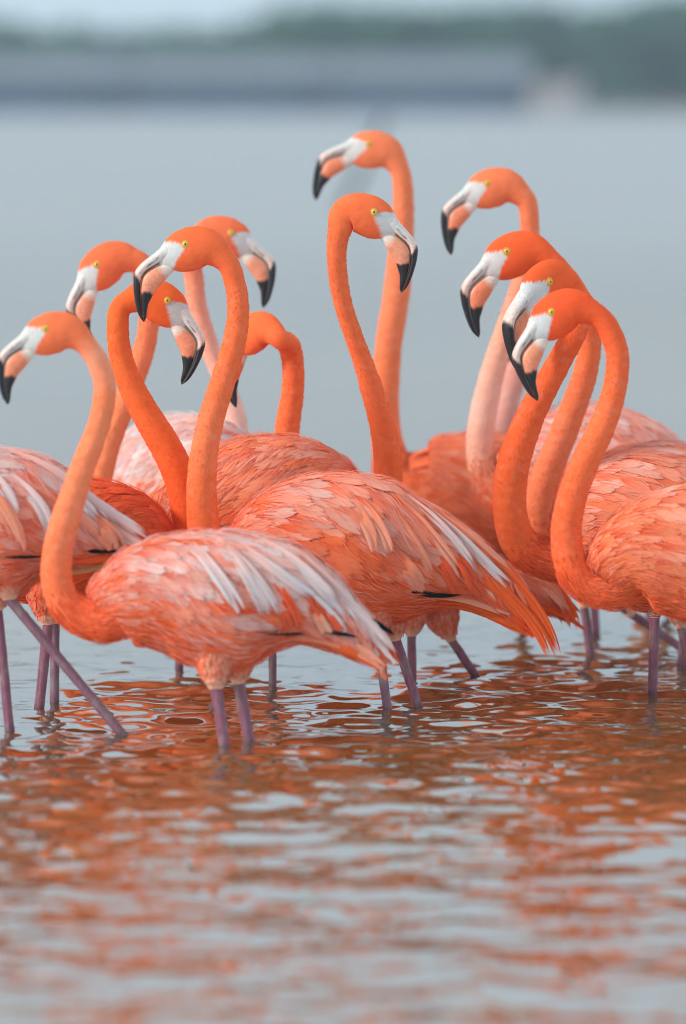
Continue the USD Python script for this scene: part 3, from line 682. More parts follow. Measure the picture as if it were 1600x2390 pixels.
        pv = cc0 + hl * sgn * hpx * r_e * .50 + hpx * 2.7 * (lp[:, 0:1] * hf + lp[:, 1:2] * hu + lp[:, 2:3] * hl * .6)
        define(ep, 'pupil', pv, s2.faces, m_eye, col=np.tile(BLACK, (len(pv), 1)), origin=org)
        # yellow skin round the eye
        tor = trimesh.creation.torus(1.0, .17, major_sections=36, minor_sections=10); lt = tor.vertices
        tvv = cc0 + hl * sgn * hpx * .6 + hpx * 7.9 * (lt[:, 0:1] * hf + lt[:, 1:2] * hu + lt[:, 2:3] * hl * 1.3)
        define(ep, 'eyelid', tvv, tor.faces, m_bill, col=np.tile(lin(224, 165, 80), (len(tvv), 1)), origin=org)
    # ---- legs
    for li, (pb, pc, r) in enumerate(legs):
        ax = (pc - pb) / np.linalg.norm(pc - pb)
        end = pc + ax * 0.16
        start = pb - ax * 0.05
        n1, n2 = 60, 20
        s = np.linspace(0, 1, n1); ctr = start + (end - start) * s[:, None]
        s1 = np.cross(ax, [0, 1.0, 0]); s1 /= np.linalg.norm(s1); s2 = np.cross(ax, s1)
        ph2 = np.arange(n2) / n2 * 2 * math.pi
        rr = r * .93 * np.interp(s, [0, .12, .5, .85, 1], [1.12, 1.0, .95, 1.0, 1.08])
        sec = 1 - .10 * np.exp(-((np.sin(ph2 * 1.0 + .8)) / .22) ** 2)      # a groove down the shin
        g = ctr[:, None] + (rr[:, None] * sec[None])[..., None] * (np.cos(ph2)[None, :, None] * s1 + np.sin(ph2)[None, :, None] * s2)
        g = g + (meshkit.fbm(g.reshape(-1, 3) * [150, 150, 40], 2, 3).reshape(n1, n2, 1) - .5) * .0018
        tone = rng.uniform(0, 1)
        base = mixc(lin(132, 98, 112), lin(138, 84, 100), tone)
        cl = np.tile(base, (n1, n2, 1))
        g0 = np.exp(-((np.sin(ph2 + .8)) / .25) ** 2)
        cl = mixc(cl, np.broadcast_to(lin(100, 34, 64), cl.shape), np.broadcast_to(g0 * .6, (n1, n2)))
        mt = meshkit.fbm(g.reshape(-1, 3) * [60, 60, 25], 3, 40 + li).reshape(n1, n2)
        cl = mixc(cl, np.broadcast_to(lin(142, 126, 124), cl.shape), np.clip((mt - .5) * 3, 0, .7))
        wet = np.clip((0.012 - g[..., 2]) / .01, 0, 1)
        cl = cl * (1 - .35 * wet[..., None])
        fl = grid_faces(n1, n2, True)
        if trimesh.Trimesh(g.reshape(-1, 3), fl, process=False).volume < 0:
            fl = fl[:, ::-1]
        define(root, 'leg', g.reshape(-1, 3), fl, m_leg, col=cl.reshape(-1, 3), origin=org)

    # ---- feathers over the body: surface from the chest to the tail
    i1 = i_neck0 + 30
    rowsG = G[:i1][::-1]
    # even rows
    S = Surf(rowsG)
    near = 1.0 if (B2[i_neck0 // 2] @ np.array([0, -1.0, 0])) > 0 else -1.0    # which half of the section faces the camera
    # v: 0 top; +v over the B2 side
    vv = lambda f: (f * near)                                   # f: 0 top, .25 flank, .5 belly on the near side
    length_m = np.linalg.norm(np.diff(S.P.mean(1), axis=0), axis=1).sum()
    pale = bd['pale']
    ora = bc
    # flow of the plumage: f is 0 on the back, .25 on the flank, .5 under the belly
    def flow(u, f):
        wing = .12 + .62 * np.clip((u - .05) / .3, 0, 1) * np.interp(f, [0, .08, .28, .36], [.2, 1, .7, .1])
        return np.where(f > .36, .06, wing)

    def fold(v):
        w = np.abs(((v + .5) % 1.0) - .5)
        return w, np.where(((v + .5) % 1.0) - .5 >= 0, 1.0, -1.0)

    tone_seed = 50 + index

    def paleness(u, v, spread, rngx=rng):
        f, sg = fold(v)
        p = S.get(S.P, u, v)
        big_ = meshkit.fbm(p * 16 + index * 3.1, 3, tone_seed)
        z = np.interp(u, [0, .12, .3, .8, 1], [0, .25, 1, 1, .7]) * np.interp(f, [0, .14, .23, .36, .5], [1, 1, .55, .42, .2])
        return np.clip(pale * z * (.35 + 1.35 * (big_ - .18)) + rngx.normal(0, spread, len(u)) * (.3 + .7 * pale) * np.clip(z * 2, 0, 1), 0, 1)

    light = mixc(mixc(PINK, PALE, .35), WHITE, bd.get('white', .25))

    def tones(u, v, spread, dark=.5):
        k = paleness(u, v, spread) * (.9 if bd.get('white', .25) > .6 else .74)
        ff0 = np.clip((fold(v)[0] - .24) / .1, 0, 1)
        tip_ = mixc(mixc(mixc(np.broadcast_to(cc[0], (len(u), 3)), mixc(np.broadcast_to(ora, (len(u), 3)), np.broadcast_to(mixc(ORANGE, SAT, .5), (len(u), 3)), ff0 * .7), np.clip(u / .16, 0, 1)), np.broadcast_to(PINK, (len(u), 3)), np.clip(k * 1.5, 0, .75)), np.broadcast_to(light, (len(u), 3)), np.clip(k * 1.5 - .28, 0, 1))
        root_ = mixc(tip_, np.broadcast_to(mixc(ORANGE, RED, .75) * .92, (len(u), 3)), rng.uniform(.25, min(1, dark + .35), len(u)))
        j = rng.uniform(.89, 1.07, (len(u), 1))
        return root_ * j, tip_ * j

    # 1 contour plumage
    nrow = 40
    us, vs = [], []
    for i in range(nrow):
        uu = .01 + .92 * i / (nrow - 1)
        circ = np.linalg.norm(np.diff(S.P[int(uu * (len(S.P) - 1))], axis=0), axis=1).sum()
        nn = int(np.clip(circ / (13 * px), 10, 72))
        us.append(np.full(nn, uu) + rng.uniform(-.014, .014, nn)); vs.append((np.arange(nn) + rng.uniform(0, 1, nn)) / nn)
    u = np.clip(np.concatenate(us), .005, .97); v = np.concatenate(vs)
    f, fl = fold(v)
    nf = len(u)
    ln = np.interp(u, [0, .12, .22, .4, 1], [13, 24, 46, 80, 90]) * px * rng.uniform(.75, 1.25, nf)
    wd = np.interp(u, [0, .12, .22, .4, 1], [7, 10, 17, 23, 24]) * px * rng.uniform(.8, 1.2, nf)
    an = flow(u, f) * .8 + rng.normal(.0, .17, nf)
    c0, c1 = tones(u, v, .10, .45)
    plumage = feathers(S, u, v, ln, wd, an, np.interp(u, [0, .2, 1], [.7, 2.0, 3]) * px * rng.uniform(.5, 1.6, nf), np.full(nf, .5 * px), c0, c1, 'point', -.1, fl, 6, 3, px, rng)
    VV, FF, CO, UV = join([plumage])
    define(root, 'plumage', VV, FF, m_feather, col=CO, uv=UV, origin=org, kind='stuff')

    # short feathers down the thighs
    tparts = []
    for g_, ax_, ct_ in thigh_rows:
        S2 = Surf(g_)
        nth = 420
        u2 = rng.uniform(.0, .84, nth); v2 = rng.uniform(0, 1, nth)
        cth_ = ct_[np.minimum((u2 * (len(g_) - 1) + 3).astype(int), len(g_) - 1)]
        k2 = np.clip(rng.beta(1.2, 1.4, nth) * (.4 + pale), 0, 1)
        c1 = mixc(cth_, np.broadcast_to(mixc(PINK, PALE, .5), cth_.shape), k2) * rng.uniform(.9, 1.08, (nth, 1)); c0 = mixc(c1, cth_, .6 * np.ones(nth))
        tparts.append(feathers(S2, u2, v2, rng.uniform(16, 30, nth) * px * np.interp(u2, [0, .5, .84], [1.3, 1, .55]), rng.uniform(8, 14, nth) * px, rng.normal(0, .2, nth), 3.2 * px * rng.uniform(.3, 1.4, nth), np.full(nth, .4 * px), c0, c1, 'point', 0, 1.0, 5, 3, px))
    VV, FF, CO, UV = join(tparts)
    define(root, 'thigh_feathers', VV, FF, m_feather, col=CO, uv=UV, origin=org, kind='stuff')

    # 2 wings: coverts joined, the large feathers of the near wing each a prim of its own
    for sidei, sg in enumerate((near, -near)):
        fl1 = sg
        nu_, nv_ = 18, 13
        uu, ff_ = np.meshgrid(np.linspace(.18, .68, nu_), np.linspace(.02, .31, nv_), indexing='ij')
        uu = uu.ravel() + rng.uniform(-.018, .018, uu.size); ff_ = ff_.ravel() + rng.uniform(-.012, .012, ff_.size)
        nf = len(uu)
        ln = np.interp(uu, [.1, .35, .7], [50, 108, 130]) * px * rng.uniform(.8, 1.25, nf)
        wd = np.interp(uu, [.1, .35, .7], [20, 29, 30]) * px * rng.uniform(.85, 1.2, nf)
        c0, c1 = tones(uu, ff_ * sg, .11, .6)
        cov = feathers(S, uu, ff_ * sg, ln, wd, flow(uu, ff_) + rng.normal(0, .12, nf), 2.3 * px * np.interp(uu, [.1, .28], [.35, 1]) * rng.uniform(.6, 1.6, nf), 2.2 * px * np.interp(uu, [.1, .28], [.1, 1]), c0, c1, 'long', -.25, fl1, 7, 3, px, rng)
        nu2, nv2 = (12, 8)
        uu, ff_ = np.meshgrid(np.linspace(.30, .75, nu2), np.linspace(.03, .245, nv2), indexing='ij')
        uu = uu.ravel() + rng.uniform(-.02, .02, uu.size); ff_ = ff_.ravel() + rng.uniform(-.013, .013, ff_.size)
        nf = len(uu)
        ln = np.interp(uu, [.26, .5, .75], [120, 170, 175]) * px * rng.uniform(.8, 1.25, nf)
        wd = np.interp(uu, [.26, .5, .75], [28, 31, 29]) * px * rng.uniform(.8, 1.2, nf)
        c0, c1 = tones(uu, ff_ * sg, .2, .7)
        big = [feathers(S, uu, ff_ * sg, ln, wd, flow(uu, ff_) * .95 + rng.normal(0, .09, nf), 3.2 * px * rng.uniform(.6, 1.7, nf), np.full(nf, 4 * px), c0, c1, 'plume', -.4, fl1, 9, 3, px, rng)]
        nt = 14
        uu = rng.uniform(.58, .84, nt); ff_ = np.linspace(.015, .19, nt) + rng.uniform(-.01, .01, nt)
        ln = rng.uniform(140, 205, nt) * px; wd = rng.uniform(15, 22, nt) * px
        c0, c1 = tones(uu, ff_ * sg, .28, .8)
        big.append(feathers(S, uu, ff_ * sg, ln, wd, .12 + rng.normal(0, .06, nt), 6 * px * rng.uniform(.6, 1.5, nt), np.full(nt, 4.5 * px), c0, c1, 'long', .05, fl1, 9, 3, px, rng))
        nb = 7
        uu = np.linspace(.56, .86, nb); ff_ = np.interp(uu, [.56, .7, .88], [.315, .31, .25]) + rng.uniform(-.01, .01, nb)
        dark = feathers(S, uu, ff_ * sg, rng.uniform(80, 120, nb) * px, rng.uniform(13, 20, nb) * px, np.full(nb, -.02), 3 * px * np.ones(nb), np.full(nb, 4.5 * px), np.tile(BLACK, (nb, 1)), np.tile(BLACK, (nb, 1)), 'point', 0, fl1, 8, 3, px)
        nr2 = 16
        uu = np.linspace(.44, .80, nr2); ff_ = np.interp(uu, [.46, .65, .82], [.24, .24, .19]) + rng.uniform(-.014, .014, nr2)
        cr = mixc(np.broadcast_to(mixc(RED, ORANGE, .4), (nr2, 3)), np.broadcast_to(PINK, (nr2, 3)), rng.uniform(0, .6, nr2) * (.4 + pale * .6))
        sec = feathers(S, uu, ff_ * sg, rng.uniform(70, 115, nr2) * px, rng.uniform(16, 22, nr2) * px, .45 + rng.normal(0, .1, nr2), 4 * px * np.ones(nr2), np.full(nr2, 4 * px), cr * .95, cr, 'point', -.2, fl1, 8, 3, px)
        if sidei == 0:
            VV, FF, CO, UV = join([cov])
            wp = define(root, 'wing', VV, FF, m_feather, col=CO, uv=UV, origin=org)
            sets = [('wing_feather', big[0]), ('wing_feather', big[1]), ('wing_feather', sec)]
            if 'plumes' not in bd:
                sets.append(('flight_feather', dark))
            for nm, (fv, f1, fc, fu) in sets:
                for q1 in range(len(fv)):
                    define(wp, nm, fv[q1], f1, m_feather, col=fc[q1], uv=fu[q1], origin=org)
        else:
            VV, FF, CO, UV = join([cov, *big, dark, sec])
            define(root, 'wing', VV, FF, m_feather, col=CO, uv=UV, origin=org)
    # 3 tail
    ntl = 12
    uu = rng.uniform(.80, .93, ntl); vt = np.linspace(-.30, .30, ntl) + rng.uniform(-.02, .02, ntl)
    ln = rng.uniform(100, 140, ntl) * px
    pk = rng.uniform(0, .6, ntl) * (.3 + pale * .7)
    tc_ = mixc(np.broadcast_to(mixc(SAT, RED, .3), (ntl, 3)), np.broadcast_to(PINK, (ntl, 3)), pk)
    tl = feathers(S, uu, vt, ln, rng.uniform(15, 22, ntl) * px, rng.normal(0, .05, ntl), 2 * px * np.ones(ntl), np.full(ntl, 1.5 * px), tc_, tc_, 'long', 0, 1.0, 9, 3, px)
    nun = 26
    u_, v_ = rng.uniform(.55, .85, nun), rng.uniform(.36, .64, nun)
    c0, c1 = tones(u_, v_, .2, .5)
    under = feathers(S, u_, v_, rng.uniform(80, 120, nun) * px, rng.uniform(16, 22, nun) * px, rng.normal(0, .08, nun), 3 * px * np.ones(nun), np.full(nun, 2 * px), c0, c1, 'point', 0, 1.0, 8, 3, px)
    VV, FF, CO, UV = join([under])
    tp = define(root, 'tail', VV, FF, m_feather, col=CO, uv=UV, origin=org)
    for q1 in range(len(tl[0])):
        define(tp, 'tail_feather', tl[0][q1], tl[1], m_feather, col=tl[2][q1], uv=tl[3][q1], origin=org)
    # 4 single long plumes and dark flight feathers
    if 'plumes' in bd:
        flat = S.P.reshape(-1, 3)
        rel = flat - np.array([0, 0, CAM_H]); dep = rel @ FW
        gx2, gy2 = W / 2 + rel @ RT / dep / PX, H / 2 - rel @ UPV / dep / PX
        facing = (S.N.reshape(-1, 3) * rel).sum(1) < 0
        for pi_, (kind_, wpx, pts_) in enumerate(bd['plumes']):
            pts_ = np.array(pts_, float)
            q3 = []; last = None
            for x_, y_ in pts_:
                dd2 = np.where(facing, (gx2 - x_) ** 2 + (gy2 - y_) ** 2, 1e9); jn = dd2.argmin()
                dy_ = flat[jn, 1] if dd2[jn] < 18 ** 2 or last is None else last
                last = dy_
                q3.append(at(x_, y_, dy_ - (12 if kind_ != 'K' else 13) * px))
            rws = 14
            path_ = spline(np.column_stack([np.array(q3), np.zeros(len(q3))]), rws)[:, :3]
            tg = np.gradient(path_, axis=0); tg /= np.linalg.norm(tg, axis=1, keepdims=True)
            vw = path_ - np.array([0, 0, CAM_H]); vw /= np.linalg.norm(vw, axis=1, keepdims=True)
            bb = np.cross(tg, vw); bb /= np.linalg.norm(bb, axis=1, keepdims=True)
            ss = np.linspace(0, 1, rws); tt5 = np.linspace(-1, 1, 5)
            cset = {'W': (mixc(PINK, WHITE, .5), WHITE), 'P': (mixc(ORANGE, PINK, .5), mixc(PINK, PALE, .5)), 'O': (mixc(SAT, ORANGE, .5), mixc(ORANGE, SAT, .4)), 'F': (SAT, RED), 'R': (mixc(RED, ORANGE, .3), mixc(RED, PINK, .3)), 'K': (BLACK, BLACK), 'Y': (lin(205, 150, 90), lin(215, 170, 120))}[kind_]
            nb_ = 1 if kind_ in 'FK' else 4
            for k_ in range(nb_):
                wk = wpx * (1.0 if nb_ == 1 else .52 * rng.uniform(.8, 1.2))
                sh = 0 if nb_ == 1 else (k_ / (nb_ - 1) - .5) * wpx * .75 + rng.normal(0, .05 * wpx)
                slid = np.clip(ss * rng.uniform(.86, 1.0) + (rng.uniform(0, .12) if nb_ > 1 else 0), 0, 1) * (rws - 1)
                pk_ = np.column_stack([np.interp(slid, np.arange(rws), path_[:, q]) for q in range(3)])
                hw = .5 * wk * px * np.interp(ss, *WR['long' if kind_ == 'F' else ('point' if kind_ == 'K' and wpx < 25 else 'plume')])
                wav = sh * px + np.sin(ss * 3 + rng.uniform(0, 6)) * (0 if nb_ == 1 else 2.0) * px
                lay = (rng.uniform(-4, 4) if nb_ > 1 else 0) * px
                gg = pk_[:, None] + bb[:, None] * (wav[:, None] + hw[:, None] * tt5[None])[..., None] + vw[:, None] * (lay + hw[:, None] * .3 * tt5[None] ** 2 + (1 - np.clip(ss * 2.2, 0, 1))[:, None] * 12 * px)[..., None]
                cg = mixc(np.broadcast_to(cset[0], (rws, 3)), np.broadcast_to(cset[1], (rws, 3)), np.clip(ss * 1.6, 0, 1)) * rng.uniform(.88, 1.06)
                if kind_ in 'WPO' and nb_ > 1:
                    cg = mixc(cg, np.broadcast_to(mixc(ORANGE, PINK, .55), cg.shape), np.full(rws, rng.uniform(0, .5 if kind_ == 'P' else .25)))
                define(wp, 'flight_feather' if kind_ == 'K' else 'plume', gg.reshape(-1, 3), grid_faces(rws, 5), m_feather, col=np.repeat(cg, 5, 0),
                       uv=np.stack(np.meshgrid(ss, tt5, indexing='ij'), -1).reshape(-1, 2), origin=org)
    # 5 loose barbs: fine strands that soften the plumage
    ns_ = 2900
    u_ = rng.uniform(.03, .9, ns_); v_ = np.where(rng.uniform(0, 1, ns_) < .72, rng.uniform(0, .5, ns_) * near, -rng.uniform(0, .5, ns_) * near)
    f_, fl_ = fold(v_)
    c0, c1 = tones(u_, v_, .3, .6)
    lift_ = np.interp(u_, [0, .15, .4, 1], [3, 5, 9, 9]) * px * rng.uniform(.5, 1.2, ns_)
    sv, _, _, _ = feathers(S, u_, v_, np.interp(u_, [0, .2, .5, 1], [20, 34, 62, 70]) * px * rng.uniform(.6, 1.4, ns_), np.full(ns_, .1 * px), flow(u_, f_) + rng.normal(0, .16, ns_), lift_ * .45, lift_ * .6 + 1.5 * px, c0, c1, 'point', -.15, fl_, 5, 3, px)
    sv = sv.reshape(ns_, 5, 3, 3)[:, :, 1]
    cb = np.repeat((c0 * .3 + c1 * .7)[:, None], 5, 1)
    sets = [(sv, cb)]
    sv = np.concatenate([a_[0] for a_ in sets]) - org; cb = np.concatenate([a_[1] for a_ in sets])
    cvb = UsdGeom.BasisCurves.Define(stage, numbered(root, 'loose_barbs'))
    cvb.CreateTypeAttr('linear'); cvb.CreateCurveVertexCountsAttr(Vt.IntArray.FromNumpy(np.full(len(sv), 5, np.int32)))
    cvb.CreatePointsAttr(Vt.Vec3fArray.FromNumpy(sv.reshape(-1, 3).astype(np.float32)))
    cvb.CreateWidthsAttr(Vt.FloatArray.FromNumpy(np.tile(np.array([.0005, .0009, .0010, .0007, .0002], np.float32), len(sv)))); cvb.SetWidthsInterpolation('vertex')
    UsdGeom.PrimvarsAPI(cvb).CreatePrimvar('col', Sdf.ValueTypeNames.Color3fArray, 'vertex').Set(Vt.Vec3fArray.FromNumpy(cb.reshape(-1, 3).astype(np.float32)))
    UsdShade.MaterialBindingAPI.Apply(cvb.GetPrim()).Bind(m_down)
    keys(cvb.GetPrim(), kind='stuff')

    # ---- down: short hairs over neck and head
    lo_, hi_ = max(0, i_neck0 - 25), NU - 22
    nh = 14000
    ri = rng.uniform(lo_, hi_ - 1, nh); vi = rng.uniform(0, NV, nh)
    a0 = ri.astype(int); fa = (ri - a0)[:, None]; b0 = vi.astype(int) % NV; b1 = (b0 + 1) % NV; fb = (vi - vi.astype(int))[:, None]
    pt = (G[a0, b0] * (1 - fa) + G[a0 + 1, b0] * fa) * (1 - fb) + (G[a0, b1] * (1 - fa) + G[a0 + 1, b1] * fa) * fb
    ctr = P[a0, :3] * (1 - fa) + P[a0 + 1, :3] * fa
    nrm = pt - ctr; nrm /= np.maximum(np.linalg.norm(nrm, axis=1, keepdims=True), 1e-9)
    tn = -t[a0]
    hl_ = (rng.uniform(3, 7.5, nh) * px)[:, None] * np.interp(zone[a0], [0, 1, 1.6, 2], [1.2, 1, .6, .35])[:, None]
    dirn = tn * .85 + nrm * rng.uniform(.08, .34, (nh, 1)) + rng.normal(0, .15, (nh, 3))
    keep = (face[a0, b0] < .02) & (face[np.minimum(a0 + 3, NU - 1), b0] < .1)
    p0 = pt - nrm * .0006; p1 = p0 + dirn * hl_ * .5; p2 = p0 + (dirn - nrm * .12) * hl_
    pts = np.stack([p0, p1, p2], 1)[keep] - org
    ccol = (C[a0, b0] * rng.uniform(.92, 1.08, (nh, 1)))[keep]
    cv = UsdGeom.BasisCurves.Define(stage, numbered(root, 'down'))
    cv.CreateTypeAttr('linear'); cv.CreateCurveVertexCountsAttr(Vt.IntArray.FromNumpy(np.full(len(pts), 3, np.int32)))
    cv.CreatePointsAttr(Vt.Vec3fArray.FromNumpy(pts.reshape(-1, 3).astype(np.float32)))
    wds = np.tile(np.array([.0012, .0010, .0002], np.float32), len(pts))
    cv.CreateWidthsAttr(Vt.FloatArray.FromNumpy(wds)); cv.SetWidthsInterpolation('vertex')
    UsdGeom.PrimvarsAPI(cv).CreatePrimvar('col', Sdf.ValueTypeNames.Color3fArray, 'vertex').Set(Vt.Vec3fArray.FromNumpy(np.repeat(ccol, 3, 0).astype(np.float32)))
    UsdShade.MaterialBindingAPI.Apply(cv.GetPrim()).Bind(m_down)
    keys(cv.GetPrim(), kind='stuff')
    return [l[1] for l in legs]


# ------------------------------------------------------------------ setting: water, far shore
leg_spots = []
for b in BIRDS:
    for (a, k, c, r) in b['legs']:
        leg_spots.append(at(c[0], c[1], b['d'])[:2])

rngw = np.random.default_rng(7)
xs_in = np.arange(-1.15, 1.1501, 0.0065)
gx = 1.15 * 1.18 ** np.arange(1, 50)
xs = np.concatenate([-gx[::-1], xs_in, gx])
ys_in = np.arange(5.2, 12.0, 0.0085)
gy = 12.0 + np.cumsum(0.0085 * 1.035 ** np.arange(1, 290)); gy = gy[gy < 480]
back = 5.2 - np.cumsum(0.05 * 1.25 ** np.arange(1, 28))
ys = np.concatenate([back[::-1], ys_in, gy, [600, 1200, 3000]])
X, Y = np.meshgrid(xs, ys, indexing='xy')
Z = np.zeros_like(X)
cell = np.maximum(np.gradient(xs)[None, :], np.gradient(ys)[:, None])
NW = 90
lam = np.exp(rngw.uniform(math.log(.03), math.log(.55), NW)); dirs = rngw.normal(-math.pi / 2, .6, NW); phs = rngw.uniform(0, 6.28, NW)
SLOPE = 0.018
patch = .55 + .9 * meshkit.fbm(np.stack([X * .9, Y * .45, 0 * X], -1), 3, 4)
for l, th, p0 in zip(lam, dirs, phs):
    k = 2 * math.pi / l
    ok = np.clip((l / np.maximum(cell, 1e-6) - 3) / 3, 0, 1)
    wgt = np.interp(math.log(l), [math.log(.03), math.log(.08), math.log(.16), math.log(.3), math.log(.55)], [.75, 1.15, 1.4, .85, .3])
    Z += ok * wgt * SLOPE / k * np.sin(k * (X * math.cos(th) + Y * math.sin(th)) + p0)
Z *= patch
for q in leg_spots:
    if q[0] < -1.5 or q[0] > 1.5:
        continue
    R = np.hypot(X - q[0], Y - q[1])
    Z += np.where(R < .7, .0005 * np.exp(-R / .14) * np.cos(2 * math.pi * R / .052 + q[0] * 20), 0) * np.clip((.05 / np.maximum(cell, 1e-6) - 3) / 3, 0, 1)
wv = np.stack([X, Y, Z], -1).reshape(-1, 3)
wf = grid_faces(len(ys), len(xs))
if np.cross(wv[wf[0, 1]] - wv[wf[0, 0]], wv[wf[0, 2]] - wv[wf[0, 0]])[2] < 0:
    wf = wf[:, ::-1]
define('/World', 'water', wv, wf, m_water, label='rippled grey lagoon water reflecting orange birds', category='water', kind='structure') if False else None
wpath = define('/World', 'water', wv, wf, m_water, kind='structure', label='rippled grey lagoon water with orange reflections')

SHORE = 248.0
# muddy bank under the far trees
bx = np.linspace(-420, 420, 90); by = np.linspace(SHORE - 3, 800, 30)
BX, BY = np.meshgrid(bx, by)
BZ = np.clip((BY - SHORE) * .05, -.3, 1.2) + (meshkit.fbm(np.stack([BX * .05, BY * .05, 0 * BX], -1), 3, 8) - .5) * .5 * np.clip((BY - SHORE) / 10, 0, 1)
gf = grid_faces(30, 90)
bvv = np.stack([BX, BY, BZ], -1).reshape(-1, 3)
if np.cross(bvv[gf[0, 1]] - bvv[gf[0, 0]], bvv[gf[0, 2]] - bvv[gf[0, 0]])[2] < 0:
    gf = gf[:, ::-1]
define('/World', 'far_shore', bvv, gf, m_mud, kind='structure', label='low muddy bank under the far trees')

# mangroves along the far shore: one far-off wood
rngt = np.random.default_rng(12)


def wood_top(px):
    """Top row of the wood above column px of the photograph."""
    return np.interp(px, [-500, -100, 0, 150, 300, 450, 560, 640, 740, 850, 1000, 1080, 1180, 1270, 1340, 1400, 1470, 1600, 2100], [80, 62, 72, 88, 92, 96, 88, 62, 28, 30, 40, 34, 18, 14, 30, 44, 28, 6, 10])


lv, lf, lo = [], [], 0
tv, tf, to = [], [], 0
for row, dist in enumerate((SHORE + 12, SHORE + 22, SHORE + 34)):
    for px_ in np.arange(-420, 2020, 62 if row else 55):
        px1 = px_ + rngt.uniform(-22, 22)
        ybase = dist
        topz = at(px1, wood_top(px1) - 26 + rngt.uniform(-3, 16) + (2 - row) * 7, dist)[2]
        gx_, gy_ = at(px1, 300, dist)[0], dist + rngt.uniform(-3, 3)
        hgt = max(topz, 1.5)
        rad = rngt.uniform(1.8, 2.9)
        # trunk and limbs
        for q in range(3):
            ang = rngt.uniform(0, 6.28); p0 = np.array([gx_ + .4 * math.cos(ang), gy_ + .4 * math.sin(ang), -.2]); p1 = np.array([gx_ + rad * .6 * math.cos(ang * 1.7), gy_ + rad * .6 * math.sin(ang * 1.7), hgt * .75])
            c = trimesh.creation.cylinder(radius=.09, segment=[p0, p1], sections=6)
            tv.append(c.vertices); tf.append(c.faces + to); to += len(c.vertices)
        nl = 800
        ctrs = np.array([[gx_ + rngt.normal(0, rad * .55), gy_ + rngt.normal(0, rad * .5), hgt * rngt.uniform(.12, .88)] for _ in range(13)])
        ci = rngt.integers(0, 13, nl)
        dirv = rngt.normal(0, 1, (nl, 3)); dirv /= np.linalg.norm(dirv, axis=1, keepdims=True)
        pos = ctrs[ci] + dirv * (rngt.uniform(.3, 1, (nl, 1)) ** .5) * rngt.uniform(.85, 1.4) * np.array([1, 1, .75]) * min(1.0, hgt / 4)
        pos[:, 2] = np.clip(pos[:, 2], .1, hgt)
        sz = rngt.uniform(.3, .6, (nl, 1))
        a = rngt.normal(0, 1, (nl, 3)); a /= np.linalg.norm(a, axis=1, keepdims=True)
        b_ = np.cross(a, dirv + .01); b_ /= np.maximum(np.linalg.norm(b_, axis=1, keepdims=True), 1e-6)
        quad = np.stack([pos - a * sz, pos - b_ * sz * .6, pos + a * sz, pos + b_ * sz * .6], 1)
        lv.append(quad.reshape(-1, 3)); base = np.arange(nl)[:, None] * 4 + lo
        lf.append(np.vstack([base + [0, 1, 2], base + [0, 2, 3]])); lo += nl * 4
wood = UsdGeom.Xform.Define(stage, '/World/mangrove_wood')
keys(wood.GetPrim(), 'blurred green mangrove wood along the far shore behind the boats', 'wood', None, 'stuff')
define('/World/mangrove_wood', 'crowns', np.vstack(lv), np.vstack(lf), m_leaf, smooth=False)
define('/World/mangrove_wood', 'trunks', np.vstack(tv), np.vstack(tf), m_bark)

# boats moored along the far shore
bs = 236.0
mpx = bs * PX


def boat(label, cx, length, hullm, canopy, name='tour_boat', group='boats moored along the far shore', cat='boat', hull_h=1.0, beam=2.4):
    root = thing(name, label, cat, group, loc=(cx, bs, 0))
    n = 24
    s = np.linspace(-1, 1, n)
    halfb = beam / 2 * np.interp(s, [-1, -.9, .3, .8, 1], [.8, .9, 1, .6, .03])
    sheer = hull_h + .45 * np.clip((s - .2) / .8, 0, 1) ** 2
    prof = []
    for i in range(n):
        hb, sh = halfb[i], sheer[i]
        prof.append([(s[i] * length / 2, y, z) for y, z in ((-hb, sh), (-hb * .93, sh * .45), (-hb * .55, -.25), (hb * .55, -.25), (hb * .93, sh * .45), (hb, sh), (hb * .9, sh), (hb * .85, .15), (-hb * .85, .15), (-hb * .9, sh))])
    v = np.array(prof).reshape(-1, 3)
    f = grid_faces(n, 10, True)
    f = np.vstack([f, [[0, i, i + 1] for i in range(1, 9)], [[(n - 1) * 10, (n - 1) * 10 + i + 1, (n - 1) * 10 + i] for i in range(1, 9)]])
    define(root, 'hull', v, f, hullm, smooth=False)
    for q in np.linspace(-.55, .35, 5):
        solid(root, 'bench', trimesh.creation.box([.35, beam * .8, .06], trimesh.transformations.translation_matrix([q * length / 2, 0, .5])), m_boatin)
    mot = [trimesh.creation.box([.35, .4, .5], trimesh.transformations.translation_matrix([-length / 2 - .2, 0, hull_h + .25])), trimesh.creation.box([.14, .14, .9], trimesh.transformations.translation_matrix([-length / 2 - .2, 0, .2]))]
    solid(root, 'outboard_motor', mot, m_boatin)
    if canopy:
        a = np.linspace(-1, 1, 13)
        v1 = []
        x0, x1 = -length / 2 * .985, length / 2 * canopy
        for x in (x0, x1):
            for zoff in (0, -.8):
                for q in a:
                    v1.append((x, q * beam * .62, 2.45 + .24 * (1 - q * q) + (zoff if abs(q) > .99 else (-.05 if zoff else 0))))
        top = trimesh.convex.convex_hull(np.array(v1))
        solid(root, 'canopy', top, m_canopy)
        for q in np.linspace(.03, .97, 5):
            for sy in (-1, 1):
                solid(root, 'post', trimesh.creation.cylinder(radius=.03, segment=[(x0 + (x1 - x0) * q, sy * beam * .5, .4), (x0 + (x1 - x0) * q, sy * beam * .5, 2.5)], sections=8), m_metal)
    return root


def bx_(px):
    return at(px, 262, bs)[0]


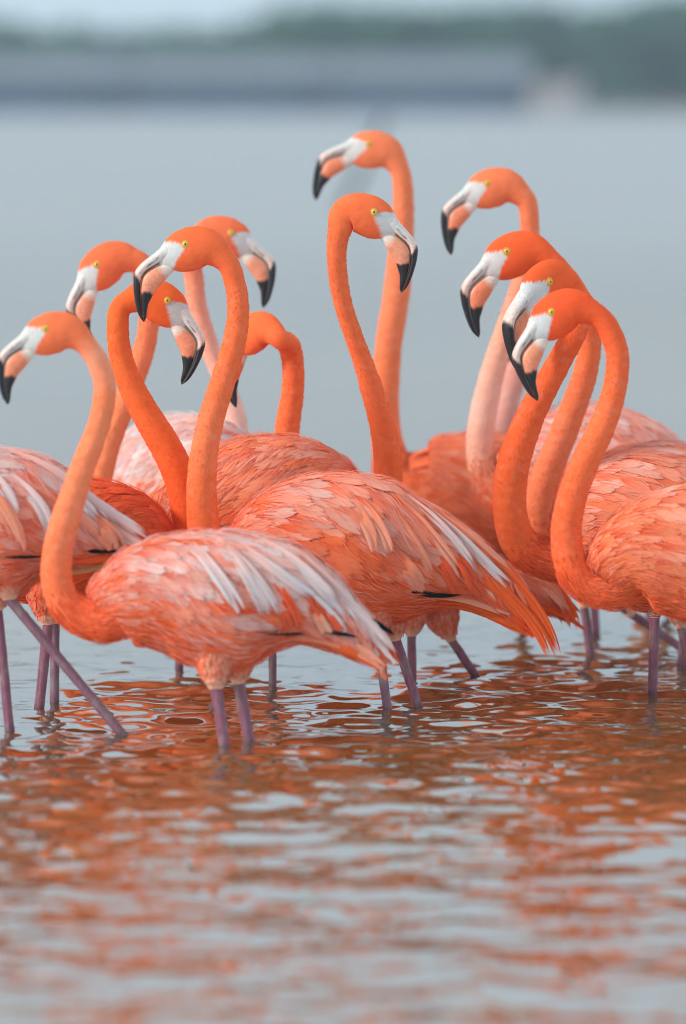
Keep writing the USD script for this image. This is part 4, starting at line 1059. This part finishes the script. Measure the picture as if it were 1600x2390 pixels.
edges = [(-620, -160), (-158, 312), (314, 784), (786, 1240)]
labs = ['canopied tour boat leftmost of the blurred row, cut by the left edge', 'canopied blue boat far off above the leftmost flamingo heads',
        'canopied blue boat far off in the middle, left of the tallest flamingo head', 'canopied blue boat far off behind the tallest head, next to the pale bow']
for (a, b), lab in zip(edges, labs):
    if b < -100:
        continue
    boat(lab, bx_((a + b) / 2), (b - a) * mpx, m_hull, .985)
boat('small pale pink boat at the right end of the far row of boats', bx_(1295), 125 * mpx, m_hull2, 0, name='skiff', cat='boat', hull_h=1.5, beam=1.9)

# leaning stake in the water behind the tallest head
sd = 48.0
p_a, p_b = at(752, 500, sd), at(905, 272, sd)
p_a[2] = -.3
root = thing('mooring_stake', 'blurred dark leaning stake in the water behind the tallest head', 'stake', loc=(p_a[0], p_a[1], 0))
ns = 18
s = np.linspace(0, 1, ns)
ctr = p_a + (p_b - p_a) * s[:, None] + np.stack([.03 * np.sin(s * 5), .02 * np.cos(s * 4), 0 * s], 1)
ph = np.arange(10) / 10 * 2 * math.pi
rr = .05 * (1 - .3 * s)
g = ctr[:, None] + rr[:, None, None] * np.stack([np.cos(ph), np.sin(ph), 0 * ph], -1)[None]
ff = np.vstack([grid_faces(ns, 10, True), [[(ns - 1) * 10, (ns - 1) * 10 + i, (ns - 1) * 10 + i + 1] for i in range(1, 9)]])
define(root, 'shaft', g.reshape(-1, 3), ff, m_stake, origin=np.array([p_a[0], p_a[1], 0]))

# ------------------------------------------------------------------ flamingos
for i, b in enumerate(BIRDS):
    build_bird(b, i)

# ------------------------------------------------------------------ haze
HAZE = 0.0010
if HAZE:
    hz = usdkit.material(stage, L + 'haze', {'v': ('principled_volume', dict(color=(0.74, 0.88, 0.95), density=HAZE, anisotropy=0.2))}, [], volume='v.volume')
    box = trimesh.creation.box([7000, 4200, 11])
    box.apply_translation([0, 1500, 11 / 2 - 1.3])
    hp_ = usdkit.mesh(stage, '/World/haze', box, hz)
    keys(hp_.GetPrim(), 'thin pale haze over the lagoon and far shore', 'haze', None, 'stuff')
